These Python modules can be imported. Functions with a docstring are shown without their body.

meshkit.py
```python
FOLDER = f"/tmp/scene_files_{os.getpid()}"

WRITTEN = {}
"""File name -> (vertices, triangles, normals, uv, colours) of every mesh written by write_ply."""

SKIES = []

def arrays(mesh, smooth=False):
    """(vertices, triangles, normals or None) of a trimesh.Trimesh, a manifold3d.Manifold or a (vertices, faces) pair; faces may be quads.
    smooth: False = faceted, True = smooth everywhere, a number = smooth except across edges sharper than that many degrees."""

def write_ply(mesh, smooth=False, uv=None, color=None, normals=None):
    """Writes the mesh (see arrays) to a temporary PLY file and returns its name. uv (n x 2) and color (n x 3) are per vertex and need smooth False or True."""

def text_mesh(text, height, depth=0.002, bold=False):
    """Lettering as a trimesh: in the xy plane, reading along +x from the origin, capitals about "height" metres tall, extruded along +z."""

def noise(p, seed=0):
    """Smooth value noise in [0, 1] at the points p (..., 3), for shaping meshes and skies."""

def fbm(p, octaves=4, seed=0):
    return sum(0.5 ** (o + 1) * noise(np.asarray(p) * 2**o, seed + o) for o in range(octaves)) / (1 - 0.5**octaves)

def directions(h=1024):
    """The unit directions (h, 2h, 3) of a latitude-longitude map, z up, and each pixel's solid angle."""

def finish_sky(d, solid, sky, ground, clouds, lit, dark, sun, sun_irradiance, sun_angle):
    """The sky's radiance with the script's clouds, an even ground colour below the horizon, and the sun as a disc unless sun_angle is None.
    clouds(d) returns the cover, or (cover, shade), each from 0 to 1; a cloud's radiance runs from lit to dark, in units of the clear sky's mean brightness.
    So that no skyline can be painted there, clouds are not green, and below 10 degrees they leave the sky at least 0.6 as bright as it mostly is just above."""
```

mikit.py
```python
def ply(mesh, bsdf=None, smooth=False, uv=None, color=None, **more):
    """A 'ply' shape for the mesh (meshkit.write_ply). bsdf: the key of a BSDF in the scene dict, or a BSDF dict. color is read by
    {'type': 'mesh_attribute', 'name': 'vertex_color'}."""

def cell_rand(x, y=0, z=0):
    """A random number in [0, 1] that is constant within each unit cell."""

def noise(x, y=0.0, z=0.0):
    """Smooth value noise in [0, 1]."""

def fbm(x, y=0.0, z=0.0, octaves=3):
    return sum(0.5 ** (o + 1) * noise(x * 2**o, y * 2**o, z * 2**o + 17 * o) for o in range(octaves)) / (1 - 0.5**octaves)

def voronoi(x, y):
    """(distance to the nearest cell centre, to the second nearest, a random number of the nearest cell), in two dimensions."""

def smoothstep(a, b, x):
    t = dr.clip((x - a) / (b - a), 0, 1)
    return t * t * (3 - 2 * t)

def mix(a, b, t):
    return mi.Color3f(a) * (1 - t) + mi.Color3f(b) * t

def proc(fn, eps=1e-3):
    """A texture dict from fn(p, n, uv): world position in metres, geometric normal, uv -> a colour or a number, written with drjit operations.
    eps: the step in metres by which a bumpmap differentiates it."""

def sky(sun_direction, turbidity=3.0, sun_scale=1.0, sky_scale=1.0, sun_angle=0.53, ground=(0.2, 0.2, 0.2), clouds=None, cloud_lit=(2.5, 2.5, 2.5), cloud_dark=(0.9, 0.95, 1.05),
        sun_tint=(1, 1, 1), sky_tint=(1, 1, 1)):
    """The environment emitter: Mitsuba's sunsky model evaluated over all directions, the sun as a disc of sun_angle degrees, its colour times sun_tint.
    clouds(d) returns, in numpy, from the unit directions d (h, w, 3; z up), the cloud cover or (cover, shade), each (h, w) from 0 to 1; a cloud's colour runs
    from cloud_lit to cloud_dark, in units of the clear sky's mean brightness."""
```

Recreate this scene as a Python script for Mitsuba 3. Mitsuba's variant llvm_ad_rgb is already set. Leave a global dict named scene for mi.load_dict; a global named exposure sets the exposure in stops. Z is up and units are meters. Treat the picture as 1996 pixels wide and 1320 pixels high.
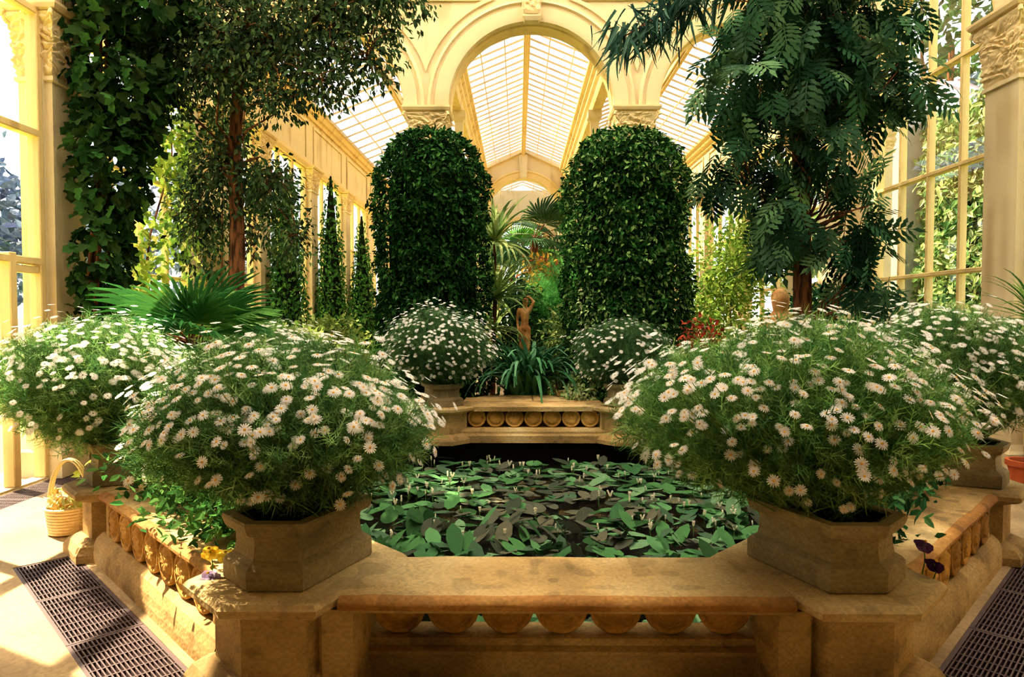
import math
import numpy as np
import trimesh
import mitsuba as mi
import drjit as dr
import mikit
import meshkit
import manifold3d as m3
from shapely.geometry import Polygon, Point, box as sbox
from shapely.ops import unary_union

scene, labels = {}, {}
T = mi.ScalarTransform4f

# ------------------------------------------------------------------ camera, sky, sun, exposure
CAM_H = 1.6
scene['camera'] = {'type': 'perspective', 'fov': 2 * math.degrees(math.atan(998 / 1330)), 'fov_axis': 'x', 'near_clip': 0.05, 'far_clip': 500.0,
                   'to_world': T().look_at(origin=[0, 0, CAM_H], target=[-0.0090, 1.0, CAM_H - 0.0316], up=[0, 0, 1])}
SUN_DIR = [-1.0, 0.50, 1.28]


def cloud_cover(d):
    return 0.80 + 0.30 * (meshkit.fbm(d * [3.0, 3.0, 6.0], 4, seed=3) - 0.5) * 2, 0.15


scene['sky'] = mikit.sky(SUN_DIR, turbidity=3.5, sun_scale=3.2, sky_scale=1.0, sun_angle=0.6, ground=(0.22, 0.24, 0.16), clouds=cloud_cover,
                         cloud_lit=(5.5, 5.6, 5.85), cloud_dark=(2.95, 3.05, 3.3), sun_tint=(1.0, 0.95, 0.82))
exposure = 2.55

# ------------------------------------------------------------------ materials


def lin(h):
    c = np.array([int(h[i:i + 2], 16) for i in (0, 2, 4)]) / 255.0
    return [float(x) for x in np.where(c <= 0.04045, c / 12.92, ((c + 0.055) / 1.055) ** 2.4)]


def rgb(h):
    return {'type': 'rgb', 'value': lin(h) if isinstance(h, str) else list(h)}


def stone_fn(base, dark, light, s=1.0):
    b, d, l = mi.Color3f(lin(base)), mi.Color3f(lin(dark)), mi.Color3f(lin(light))

    def f(p, n, uv):
        big = mikit.fbm(p.x * 2.3 * s, p.y * 2.3 * s, p.z * 2.3 * s, 3)
        fine = mikit.noise(p.x * 90, p.y * 90, p.z * 90)
        spot = mikit.smoothstep(0.66, 0.80, mikit.noise(p.x * 13 * s + 7, p.y * 13 * s, p.z * 13 * s))
        c = mikit.mix(b, l, mikit.smoothstep(0.45, 0.75, big))
        c = mikit.mix(c, d, mikit.smoothstep(0.52, 0.25, big) * 0.6 + spot * 0.28)
        return c * (0.78 + 0.44 * fine)
    return f


def grit(p, n, uv):
    return mikit.noise(p.x * 75, p.y * 75, p.z * 75) * 0.0022 + mikit.fbm(p.x * 14, p.y * 14, p.z * 14, 2) * 0.006


def stone(name, *a, **k):
    d = {'type': 'principled', 'base_color': mikit.proc(stone_fn(*a, **k)), 'roughness': 0.85, 'specular': 0.25}
    scene[name] = {'type': 'twosided', 'bsdf': {'type': 'bumpmap', 'tex': mikit.proc(grit, 2e-3), 'scale': 1.0, 'nested': d}}


stone('coping_stone', 'ad8f5a', '5e4a2c', 'c4ae7c')
stone('nosing_stone', '9c6c34', '5a3c1a', 'b58a4c')
stone('planter_stone', '83744f', '4a4230', '988a68')
stone('carved_stone', 'b5873e', '5e431c', 'cfa55c')


def paint_fn(base, dirt):
    b, d = mi.Color3f(lin(base)), mi.Color3f(lin(dirt))

    def f(p, n, uv):
        big = mikit.fbm(p.x * 1.3, p.y * 1.3, p.z * 1.3, 3)
        streak = mikit.noise(p.x * 9, p.y * 9, p.z * 0.9)
        return mikit.mix(b, d, mikit.smoothstep(0.5, 0.8, big * 0.6 + streak * 0.4) * 0.7)
    return f


def matte(name, tex, rough=0.8, spec=0.3):
    scene[name] = {'type': 'twosided', 'bsdf': {'type': 'principled', 'base_color': tex, 'roughness': rough, 'specular': spec}}


matte('cream_paint', mikit.proc(paint_fn('cdbd94', 'a48b5a')))
matte('yellow_paint', mikit.proc(paint_fn('d2b97a', 'a4844a')), 0.5)
matte('capital_stone', mikit.proc(paint_fn('d3bd8c', '8f7544')))


def floor_fn(p, n, uv):
    big = mikit.fbm(p.x * 1.1, p.y * 1.1, 0.0, 3)
    fine = mikit.noise(p.x * 70, p.y * 70)
    return mikit.mix(lin('ab926a'), lin('86704e'), mikit.smoothstep(0.35, 0.7, big)) * (0.85 + 0.3 * fine)


matte('floor_stone', mikit.proc(floor_fn), 0.75)
matte('iron', rgb('4a3a3c'), 0.5, 0.5)
matte('dark_pit', rgb('1d1512'), 0.9)
matte('soil', rgb('1a120c'), 1.0, 0.05)
matte('liner', rgb('14110e'), 0.5)
matte('basin', rgb('15140e'), 0.9)
matte('terracotta', rgb('b0532c'), 0.8)
matte('statue_clay', mikit.proc(stone_fn('c98f4e', '7c4f26', 'dfb070', s=3.0)), 0.75)
matte('cane', rgb('e6d2a4'), 0.6)


def bark_fn(p, n, uv):
    a = dr.atan2(p.y - 7.5, p.x)
    g = mikit.fbm(p.x * 40, p.y * 40, p.z * 6, 3)
    return mikit.mix(lin('75492f'), lin('2e1b11'), mikit.smoothstep(0.35, 0.7, g)) + 0.0 * a


matte('bark', mikit.proc(bark_fn), 0.9, 0.1)
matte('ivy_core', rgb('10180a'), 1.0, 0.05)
matte('far_lawn', rgb('a9b25e'), 1.0, 0.05)
matte('brown_stone', mikit.proc(paint_fn('6e5c40', '4a3c28')))
matte('dark_timber', rgb('4a3826'), 0.8)
matte('slate_house', rgb('8f8a80'), 0.9)
VC = {'type': 'mesh_attribute', 'name': 'vertex_color'}
scene['leaf'] = {'type': 'principledthin', 'base_color': VC, 'roughness': 0.42, 'spec_trans': 0.0, 'diff_trans': 0.55, 'eta': 1.4}
scene['soft_leaf'] = {'type': 'principledthin', 'base_color': VC, 'roughness': 0.6, 'spec_trans': 0.0, 'diff_trans': 0.9, 'eta': 1.3}
scene['glossy_leaf'] = {'type': 'principledthin', 'base_color': VC, 'roughness': 0.28, 'spec_trans': 0.0, 'diff_trans': 0.35, 'eta': 1.5}
scene['petal'] = {'type': 'principledthin', 'base_color': VC, 'roughness': 0.7, 'spec_trans': 0.0, 'diff_trans': 1.0, 'eta': 1.2}
matte('flower_eye', rgb('d8a23c'), 0.9, 0.1)
scene['glass'] = {'type': 'thindielectric', 'int_ior': 1.5}
scene['dusty_glass'] = {'type': 'thindielectric', 'int_ior': 1.5, 'specular_transmittance': 0.68}
scene['whitewashed_glass'] = {'type': 'principledthin', 'base_color': rgb((0.90, 0.90, 0.88)), 'roughness': 0.6, 'spec_trans': 0.0, 'diff_trans': 1.8}
scene['water_surface'] = {'type': 'dielectric', 'int_ior': 1.33, 'ext_ior': 1.0}

# ------------------------------------------------------------------ helpers
used = {}


def uniq(name):
    n = used.get(name, 0)
    used[name] = n + 1
    return name if n == 0 else '%s_%03d' % (name, n)


def put(name, mesh, bsdf, parent=None, smooth=False, color=None, to=None, kind=None):
    key = uniq((parent + '__' + name) if parent else name)
    d = mesh if isinstance(mesh, dict) else mikit.ply(mesh, bsdf, smooth=smooth, color=color)
    if to is not None:
        d = {**d, 'to_world': T(np.asarray(to, float))}
    scene[key] = d
    if kind:
        labels.setdefault(key, {})['kind'] = kind
    return key


def tag(key, label, cat=None, group=None, kind=None):
    e = labels.setdefault(key, {})
    e['label'] = label
    if cat:
        e['category'] = cat
    if group:
        e['group'] = group
    if kind:
        e['kind'] = kind
    return key


def thing(name, label, cat, group=None):
    return tag(uniq(name), label, cat, group)


def cat_meshes(ms):
    return trimesh.util.concatenate([m if isinstance(m, trimesh.Trimesh) else trimesh.Trimesh(*m, process=False) for m in ms])


CO = np.array([[x, y, z] for x in (-1, 1) for y in (-1, 1) for z in (-1, 1)], float)


def cbox(x0, x1, y0, y1, z0, z1, c=0.0):
    """A box with chamfered edges."""
    s = np.array([x1 - x0, y1 - y0, z1 - z0]) / 2
    m = np.array([x0 + x1, y0 + y1, z0 + z1]) / 2
    if c <= 0:
        return trimesh.creation.box(extents=2 * s, transform=trimesh.transformations.translation_matrix(m))
    c = min(c, 0.45 * s.min() * 2)
    pts = np.vstack([CO * (s - c * (1 - np.eye(3)[k])) for k in range(3)])
    return trimesh.Trimesh(pts + m, process=False).convex_hull


def obox(p, u, n, u0, u1, n0, n1, z0, z1, c=0.0):
    """A box in the frame of point p, direction u, normal n (both in the ground plane)."""
    b = cbox(u0, u1, n0, n1, z0, z1, c)
    v = b.vertices
    b.vertices = np.c_[p[0] + v[:, 0] * u[0] + v[:, 1] * n[0], p[1] + v[:, 0] * u[1] + v[:, 1] * n[1], v[:, 2]]
    if u[0] * n[1] - u[1] * n[0] < 0:
        b.invert()
    return b


def ext(poly, axis, a0, a1):
    out = []
    for g in getattr(poly, 'geoms', [poly]):
        m = trimesh.creation.extrude_polygon(g, a1 - a0, engine='earcut')
        v = m.vertices
        if axis == 'y':
            m = trimesh.Trimesh(np.c_[v[:, 0], a0 + v[:, 2], v[:, 1]], m.faces[:, ::-1], process=False)
        elif axis == 'x':
            m = trimesh.Trimesh(np.c_[a0 + v[:, 2], v[:, 0], v[:, 1]], m.faces, process=False)
        else:
            m = trimesh.Trimesh(np.c_[v[:, 0], v[:, 1], a0 + v[:, 2]], m.faces, process=False)
        out.append(m)
    return cat_meshes(out)


def offset_poly(P, d):
    P = np.asarray(P, float)
    n = len(P)
    out = []
    for i in range(n):
        a, b, c = P[i - 1], P[i], P[(i + 1) % n]
        e1, e2 = (b - a) / np.linalg.norm(b - a), (c - b) / np.linalg.norm(c - b)
        n1, n2 = np.array([e1[1], -e1[0]]), np.array([e2[1], -e2[0]])
        k = n1 + n2
        out.append(b + d * k * 2 / max(k @ k, 1e-6) * 1.0)
    return np.array(out)


def loft(P, prof, top=True, bottom=True):
    """Moulded body: the plan polygon P (counter-clockwise) offset by each (d, z) of the profile."""
    rings = [np.c_[offset_poly(P, d), np.full(len(P), z)] for d, z in prof]
    n, V, F = len(P), np.vstack(rings), []
    for r in range(len(prof) - 1):
        for i in range(n):
            j = (i + 1) % n
            a, b, c, d = r * n + i, r * n + j, (r + 1) * n + j, (r + 1) * n + i
            F += [[a, b, c], [a, c, d]]
    V = list(V)
    if top:
        V.append(rings[-1].mean(0))
        F += [[(len(prof) - 1) * n + i, (len(prof) - 1) * n + (i + 1) % n, len(V) - 1] for i in range(n)]
    if bottom:
        V.append(rings[0].mean(0))
        F += [[(i + 1) % n, i, len(V) - 1] for i in range(n)]
    return trimesh.Trimesh(np.array(V), np.array(F), process=False)


def arch_sweep(cx, cz, prof, n=40, a0=0.0, a1=math.pi, axis='y'):
    """Profile of (radius, depth) swept along an arch; axis y: arch in the xz plane, depth is y; axis x: arch in the yz plane, depth is x."""
    A = np.linspace(a0, a1, n)
    k = len(prof)
    V = np.array([[cx + r * math.cos(a), d, cz + r * math.sin(a)] for a in A for r, d in prof])
    if axis == 'x':
        V = V[:, [1, 0, 2]]
    F = []
    for i in range(n - 1):
        for j in range(k):
            a, b = i * k + j, i * k + (j + 1) % k
            F += [[a, b, b + k], [a, b + k, a + k]]
    F += [[0, j, j + 1] for j in range(1, k - 1)] + [[(n - 1) * k, (n - 1) * k + j + 1, (n - 1) * k + j] for j in range(1, k - 1)]
    m = trimesh.Trimesh(V, F, process=False)
    trimesh.repair.fix_normals(m)
    return m


def tube(P, R, sides=6, cap=True):
    P = np.asarray(P, float)
    R = np.broadcast_to(np.asarray(R, float), (len(P),))
    t = np.gradient(P, axis=0)
    t /= np.linalg.norm(t, axis=1, keepdims=True) + 1e-12
    ref = np.array([0.31, 0.95, 0.05])
    a = np.cross(t, ref)
    a /= np.linalg.norm(a, axis=1, keepdims=True) + 1e-12
    b = np.cross(t, a)
    ang = np.arange(sides) * 2 * np.pi / sides
    V = (P[:, None] + R[:, None, None] * (np.cos(ang)[None, :, None] * a[:, None] + np.sin(ang)[None, :, None] * b[:, None])).reshape(-1, 3)
    F = []
    for i in range(len(P) - 1):
        for j in range(sides):
            k = (j + 1) % sides
            F += [[i * sides + j, i * sides + k, (i + 1) * sides + k], [i * sides + j, (i + 1) * sides + k, (i + 1) * sides + j]]
    if cap:
        e = (len(P) - 1) * sides
        F += [[0, j + 1, j] for j in range(1, sides - 1)] + [[e, e + j, e + j + 1] for j in range(1, sides - 1)]
    return trimesh.Trimesh(V, F, process=False)


def lathe(prof, n=16):
    A = np.arange(n) * 2 * np.pi / n
    V = np.array([[r * math.cos(a), r * math.sin(a), z] for r, z in prof for a in A])
    F = []
    for i in range(len(prof) - 1):
        for j in range(n):
            k = (j + 1) % n
            F += [[i * n + j, i * n + k, (i + 1) * n + k], [i * n + j, (i + 1) * n + k, (i + 1) * n + j]]
    return trimesh.Trimesh(V, F, process=False)


def blob(pts_r, edges, length=0.03, smooth=8):
    """One smooth body from joints {name: (point, radius)} and bones (pairs of names)."""
    def ball(j):
        p, r = pts_r[j]
        return m3.Manifold.sphere(r, 20).translate(list(map(float, p)))
    parts = [m3.Manifold.batch_hull([ball(a), ball(b)]) for a, b in edges]
    m = m3.Manifold.batch_boolean(parts, m3.OpType.Add).refine_to_length(length)
    mm = m.to_mesh()
    t = trimesh.Trimesh(mm.vert_properties[:, :3], mm.tri_verts, process=True)
    trimesh.smoothing.filter_taubin(t, iterations=smooth)
    return t


# ---- leaf templates: x = side, y = along, z = normal; unit length
def tmpl(verts, faces):
    return np.array(verts, float), np.array(faces, int)


OVAL = tmpl([[0, 0, 0], [-.24, .35, .06], [0, .38, -.03], [.24, .35, .06], [-.16, .72, .03], [.16, .72, .03], [0, 1, -.08]],
            [[0, 2, 1], [0, 3, 2], [1, 2, 4], [2, 3, 5], [4, 2, 6], [2, 5, 6]])
SMALL = tmpl([[0, 0, 0], [-.25, .45, .07], [.25, .45, .07], [0, 1, -.04]], [[0, 3, 1], [0, 2, 3]])
IVYL = tmpl([[0, 0, 0], [-.30, -.04, .02], [-.52, .30, .05], [-.24, .42, .0], [-.34, .72, .03], [0, 1.0, -.10], [.34, .72, .03], [.24, .42, .0], [.52, .30, .05], [.30, -.04, .02], [0, .42, -.04]],
            [[10, 0, 9], [10, 1, 0], [10, 2, 1], [10, 3, 2], [10, 4, 3], [10, 5, 4], [10, 6, 5], [10, 7, 6], [10, 8, 7], [10, 9, 8]])


def needle_spray(rng, n=9, w=0.045):
    V, F = [], []
    for i in range(n):
        y0 = i / n * 0.75
        s = -1 if i % 2 else 1
        d = np.array([s * rng.uniform(.35, .8), rng.uniform(.4, .8), rng.uniform(-.5, .6)])
        d = d / np.linalg.norm(d) * rng.uniform(.3, .5)
        b = len(V)
        V += [[0, y0, 0], [0, y0 + w, 0], [d[0], y0 + d[1], d[2]]]
        F.append([b, b + 1, b + 2])
    b = len(V)
    V += [[-w / 2, 0, 0], [w / 2, 0, 0], [0, 1, 0]]
    F.append([b, b + 1, b + 2])
    return tmpl(V, F)


def pinnate(pairs=5, lobes=True):
    """A compound leaf with toothed leaflets that droops towards its tip."""
    V, F = [], []

    def droop(p):
        return [p[0], p[1] * (1 - 0.10 * p[1]), p[2] - 0.34 * p[1] ** 2]
    for i in range(pairs):
        y0 = 0.14 + 0.80 * i / pairs
        L = 0.40 * math.sin(math.pi * (0.25 + 0.66 * i / pairs)) + 0.08
        for s in (-1, 1):
            b = len(V)
            ax = np.array([s * 0.86, 0.52])
            px = np.array([-0.52 * s, 0.86]) * s
            pts = [(0, 0), (.35, .19), (.55, .10), (.70, .15), (1, 0), (.66, -.11), (.5, -.06), (.3, -.11)]
            for q, w in pts:
                xy = ax * q * L + px * w * L * 0.95
                V.append(droop([xy[0], y0 + xy[1], -0.13 * q * L + 0.03 * abs(w)]))
            F += [[b, b + 1, b + 2], [b, b + 2, b + 6], [b, b + 6, b + 7], [b + 2, b + 3, b + 4], [b + 2, b + 4, b + 5], [b + 2, b + 5, b + 6]]
    b = len(V)
    V += [droop([0, .9, 0]), droop([-.07, 1.02, 0]), droop([0, 1.22, -.02]), droop([.07, 1.02, 0])]
    F += [[b, b + 3, b + 2], [b, b + 2, b + 1]]
    for k in range(4):
        b = len(V)
        for yy in (k / 4 * .95, (k + 1) / 4 * .95):
            V += [droop([-.010, yy, 0]), droop([.010, yy, 0])]
        F += [[b, b + 1, b + 3], [b, b + 3, b + 2]]
    return tmpl(V, F)


PINN = pinnate()


def strap(n=5, w=0.05, curl=0.8, taper=1.0):
    """A long blade that rises and arches over: unit length."""
    V, F = [], []
    y, z, a = 0.0, 0.0, 0.0
    for i in range(n + 1):
        t = i / n
        ww = w * (1 - taper * t ** 2.2) + 0.002
        V += [[-ww, y, z + ww * .35], [0, y, z], [ww, y, z + ww * .35]]
        y += math.cos(a) / n
        z += -math.sin(a) / n
        a += curl / n * (0.4 + 1.2 * t)
    for i in range(n):
        b = 3 * i
        F += [[b, b + 1, b + 4], [b, b + 4, b + 3], [b + 1, b + 2, b + 5], [b + 1, b + 5, b + 4]]
    return tmpl(V, F)


def fan_leaf(nseg=22, spread=2.5, seed=0, droop=.25):
    """A fan palm leaf: folded pointed segments from one hub, y forward; unit radius, with its stalk behind."""
    rng = np.random.default_rng(seed)
    V, F = [], []
    for i in range(nseg):
        a = -spread / 2 + spread * i / (nseg - 1)
        L = (0.80 + 0.2 * math.cos(a * .9)) * rng.uniform(.9, 1.05)
        da = spread / nseg * 0.52
        b = len(V)
        for r, k in ((.05, 1.0), (.55, .95), (.80, .5), (1.0, .03)):
            zz = -droop * r ** 2 - (0.10 * rng.uniform(0, 1) if r == 1.0 else 0)
            for q, up in ((-1, 0), (0, .035), (1, 0)):
                an = a + q * da * k
                V.append([math.sin(an) * r * L, math.cos(an) * r * L, zz + up * r * (1 if r < .9 else .3)])
        for s in range(3):
            c = b + 3 * s
            F += [[c, c + 1, c + 4], [c, c + 4, c + 3], [c + 1, c + 2, c + 5], [c + 1, c + 5, c + 4]]
    return tmpl(V, F)


def frames(D, N):
    D = D / (np.linalg.norm(D, axis=1, keepdims=True) + 1e-9)
    N = N - (N * D).sum(1, keepdims=True) * D
    N = N / (np.linalg.norm(N, axis=1, keepdims=True) + 1e-9)
    return np.stack([np.cross(D, N), D, N], -1)          # columns side, along, normal


def scatter(t, P, D, N, S, C):
    """Copies of template t at P, pointing along D with normal N, of sizes S and colours C: (vertices, faces, colours)."""
    V, F = t
    R = frames(np.asarray(D, float), np.asarray(N, float))
    S = np.asarray(S, float)
    VV = np.einsum('kij,nj->kni', R * S[:, None, None], V) + np.asarray(P)[:, None]
    FF = F[None] + (np.arange(len(P)) * len(V))[:, None, None]
    CC = np.repeat(np.clip(C, 0, 1)[:, None], len(V), 1)
    return VV.reshape(-1, 3), FF.reshape(-1, 3), CC.reshape(-1, 3)


def join(parts):
    V, F, C, at = [], [], [], 0
    for v, f, c in parts:
        V.append(v)
        F.append(f + at)
        C.append(c)
        at += len(v)
    return np.vstack(V), np.vstack(F), np.vstack(C)


def tint(rng, n, cols, jit=0.18):
    c = np.array([lin(h) for h in cols])[rng.integers(0, len(cols), n)]
    return np.clip(c * (1 + jit * rng.standard_normal((n, 1))) * (1 + 0.06 * rng.standard_normal((n, 3))), 0.002, 0.95)


def put_leaves(name, vfc, bsdf, parent=None, kind=None):
    v, f, c = vfc
    return put(name, (v, f), bsdf, parent, color=c, kind=kind)


def dirs(rng, n):
    d = rng.standard_normal((n, 3))
    return d / np.linalg.norm(d, axis=1, keepdims=True)


def mat4(R, p, s=1.0):
    m = np.eye(4)
    m[:3, :3] = R * s
    m[:3, 3] = p
    return m


# ------------------------------------------------------------------ the building
XL, XR, CX = -4.65, 5.0, 0.19          # inner faces of the side walls, axis of the nave
ARC0, ARC1 = 10.0, 10.45               # the arcade wall across the hall
SPRING, RAD = 4.66, 1.2
END = 25.0
POND_C = np.array([CX, 5.95])

# floor with the pond and the heating trenches cut out
V8 = np.array([[-.98, 3.11], [1.37, 3.11], [3.0, 4.78], [3.0, 7.13], [1.37, 8.80], [-.98, 8.80], [-2.65, 7.13], [-2.65, 4.78]])
DIAG_L = (V8[0], V8[7])
DIAG_R = (V8[1], V8[2])


def strip(p, q, n0, n1, e0, e1):
    """A ground rectangle beside the line from p to q, outward from the pond."""
    u = (q - p) / np.linalg.norm(q - p)
    n = np.array([u[1], -u[0]])
    if n @ ((p + q) / 2 - POND_C) < 0:
        n = -n
    L = np.linalg.norm(q - p)
    return [p + u * a + n * b for a, b in ((e0, n0), (L + e1, n0), (L + e1, n1), (e0, n1))], u, n, L


G0, G1 = 0.415, 0.765
tr_l = strip(*DIAG_L, G0, G1, -1.2, .05)
tr_r = strip(*DIAG_R, G0, G1, -1.2, .05)
trenches = [Polygon(tr_l[0]), Polygon(tr_r[0]), sbox(XL + .02, 1.5, XL + .36, 9.4), sbox(XR - .36, 1.5, XR - .02, 9.4)]
pond_hole = Polygon(offset_poly(V8, 0.05))
slab = sbox(-5.3, -4.5, 5.7, 26).difference(unary_union([pond_hole] + trenches))
put('floor', ext(slab, 'z', -.12, 0), 'floor_stone')
tag('floor', 'pale worn stone floor around the pond with sun patches', kind='structure')
put('pit', cat_meshes([cbox(-5.3, 5.7, -4.5, 26, -.62, -.60)]), 'dark_pit', 'floor')
put('ground', cbox(-90, 90, -60, 90, -.9, -.7), 'far_lawn')
tag('ground', 'sunlit lawn outside the glasshouse windows', kind='structure')


def grates(strip_, npan, key_label, group):
    _, u, n, L = strip_
    return


bar_cache = {}


def grate_panel(p, u, n, length, width, label, group):
    t = thing('floor_grate', label, 'floor grate', group)
    th, zt = .012, -.004
    fr = [obox(p, u, n, 0, length, 0, .02, zt - .03, zt), obox(p, u, n, 0, length, width - .02, width, zt - .03, zt),
          obox(p, u, n, 0, .016, 0, width, zt - .03, zt), obox(p, u, n, length - .016, length, 0, width, zt - .03, zt)]
    put('frame', cat_meshes(fr), 'iron', t)
    nb = int(width / .021)
    put('bars', cat_meshes([obox(p, u, n, .016, length - .016, .02 + (width - .04) * (i + .5) / nb - .0035, .02 + (width - .04) * (i + .5) / nb + .0035, zt - .025, zt - .001) for i in range(nb)]), 'iron', t, kind='stuff')
    nc = max(2, int(length / .085))
    for i in range(1, nc):
        a = length * i / nc
        put('cross_bar', obox(p, u, n, a - .004, a + .004, .02, width - .02, zt - .02, zt), 'iron', t)
    return t


for st, side, ee in ((tr_l, 'along the sunny parapet', 0), (tr_r, 'in shade beside the purple pansy', 1)):
    quad, u, n, L = st
    p0 = quad[0]
    Lt = np.linalg.norm(quad[1] - quad[0])
    k = 5
    for i in range(k):
        o = ['first', 'second', 'third', 'fourth', 'fifth'][i if np.linalg.norm(quad[0]) < np.linalg.norm(quad[1]) else k - 1 - i]
        grate_panel(p0 + u * (Lt * i / k + .003), u, n, Lt / k - .006, G1 - G0, o + ' iron floor grate from the front ' + side, 'iron grates ' + side)
for x0, who in ((XL + .02, 'under the daylit door'), (XR - .36, 'by the shaded dwarf wall')):
    for i in range(6):
        grate_panel(np.array([x0, 4.2 + .86 * i]), np.array([0, 1.0]), np.array([1.0, 0]), .85, .34, ['first', 'second', 'third', 'fourth', 'fifth', 'sixth'][i] + ' flat iron wall grate from the front ' + who, 'wall grates ' + who)

# --- side walls: dwarf wall, arched bays in the hall, rectangular bays in the aisles
HB = [(4.25, 6.70), (7.25, 9.70)]                         # hall bays
AB = [(10.55 + 3.0 * i + (0 if i == 0 else .0), 13.05 + 3.0 * i) for i in range(5)]
AB = [(10.60, 12.05)] + [(12.55 + 3 * i, 15.05 + 3 * i) for i in range(4)]
WTOP = 7.0
SILL, HEAD = 0.58, 4.90


def arch_hole(y0, y1, z0):
    c, r = (y0 + y1) / 2, (y1 - y0) / 2
    return unary_union([sbox(y0, z0, y1, SPRING), Point(c, SPRING).buffer(r, 32).intersection(sbox(y0, SPRING, y1, 9))])


def side_wall(name, x0, x1, door, label):
    holes = []
    for b in HB:
        holes.append(arch_hole(b[0], b[1], 0.02 if (door and b == HB[0]) else SILL))
    holes += [sbox(a, SILL, b, HEAD) for a, b in AB]
    hall = sbox(-4.2, 0, ARC1, 7.6)
    aisle = sbox(ARC1, 0, END + 7, 6.3)
    put(name, ext(unary_union([hall, aisle]).difference(unary_union(holes)), 'x', x0, x1), 'cream_paint')
    tag(name, label, kind='structure')


side_wall('wall_left', XL - .14, XL, True, 'cream side wall of tall windows towards the bright garden')
side_wall('wall_right', XR, XR + .14, False, 'cream side wall of tall windows facing a leafy bank')


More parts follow.
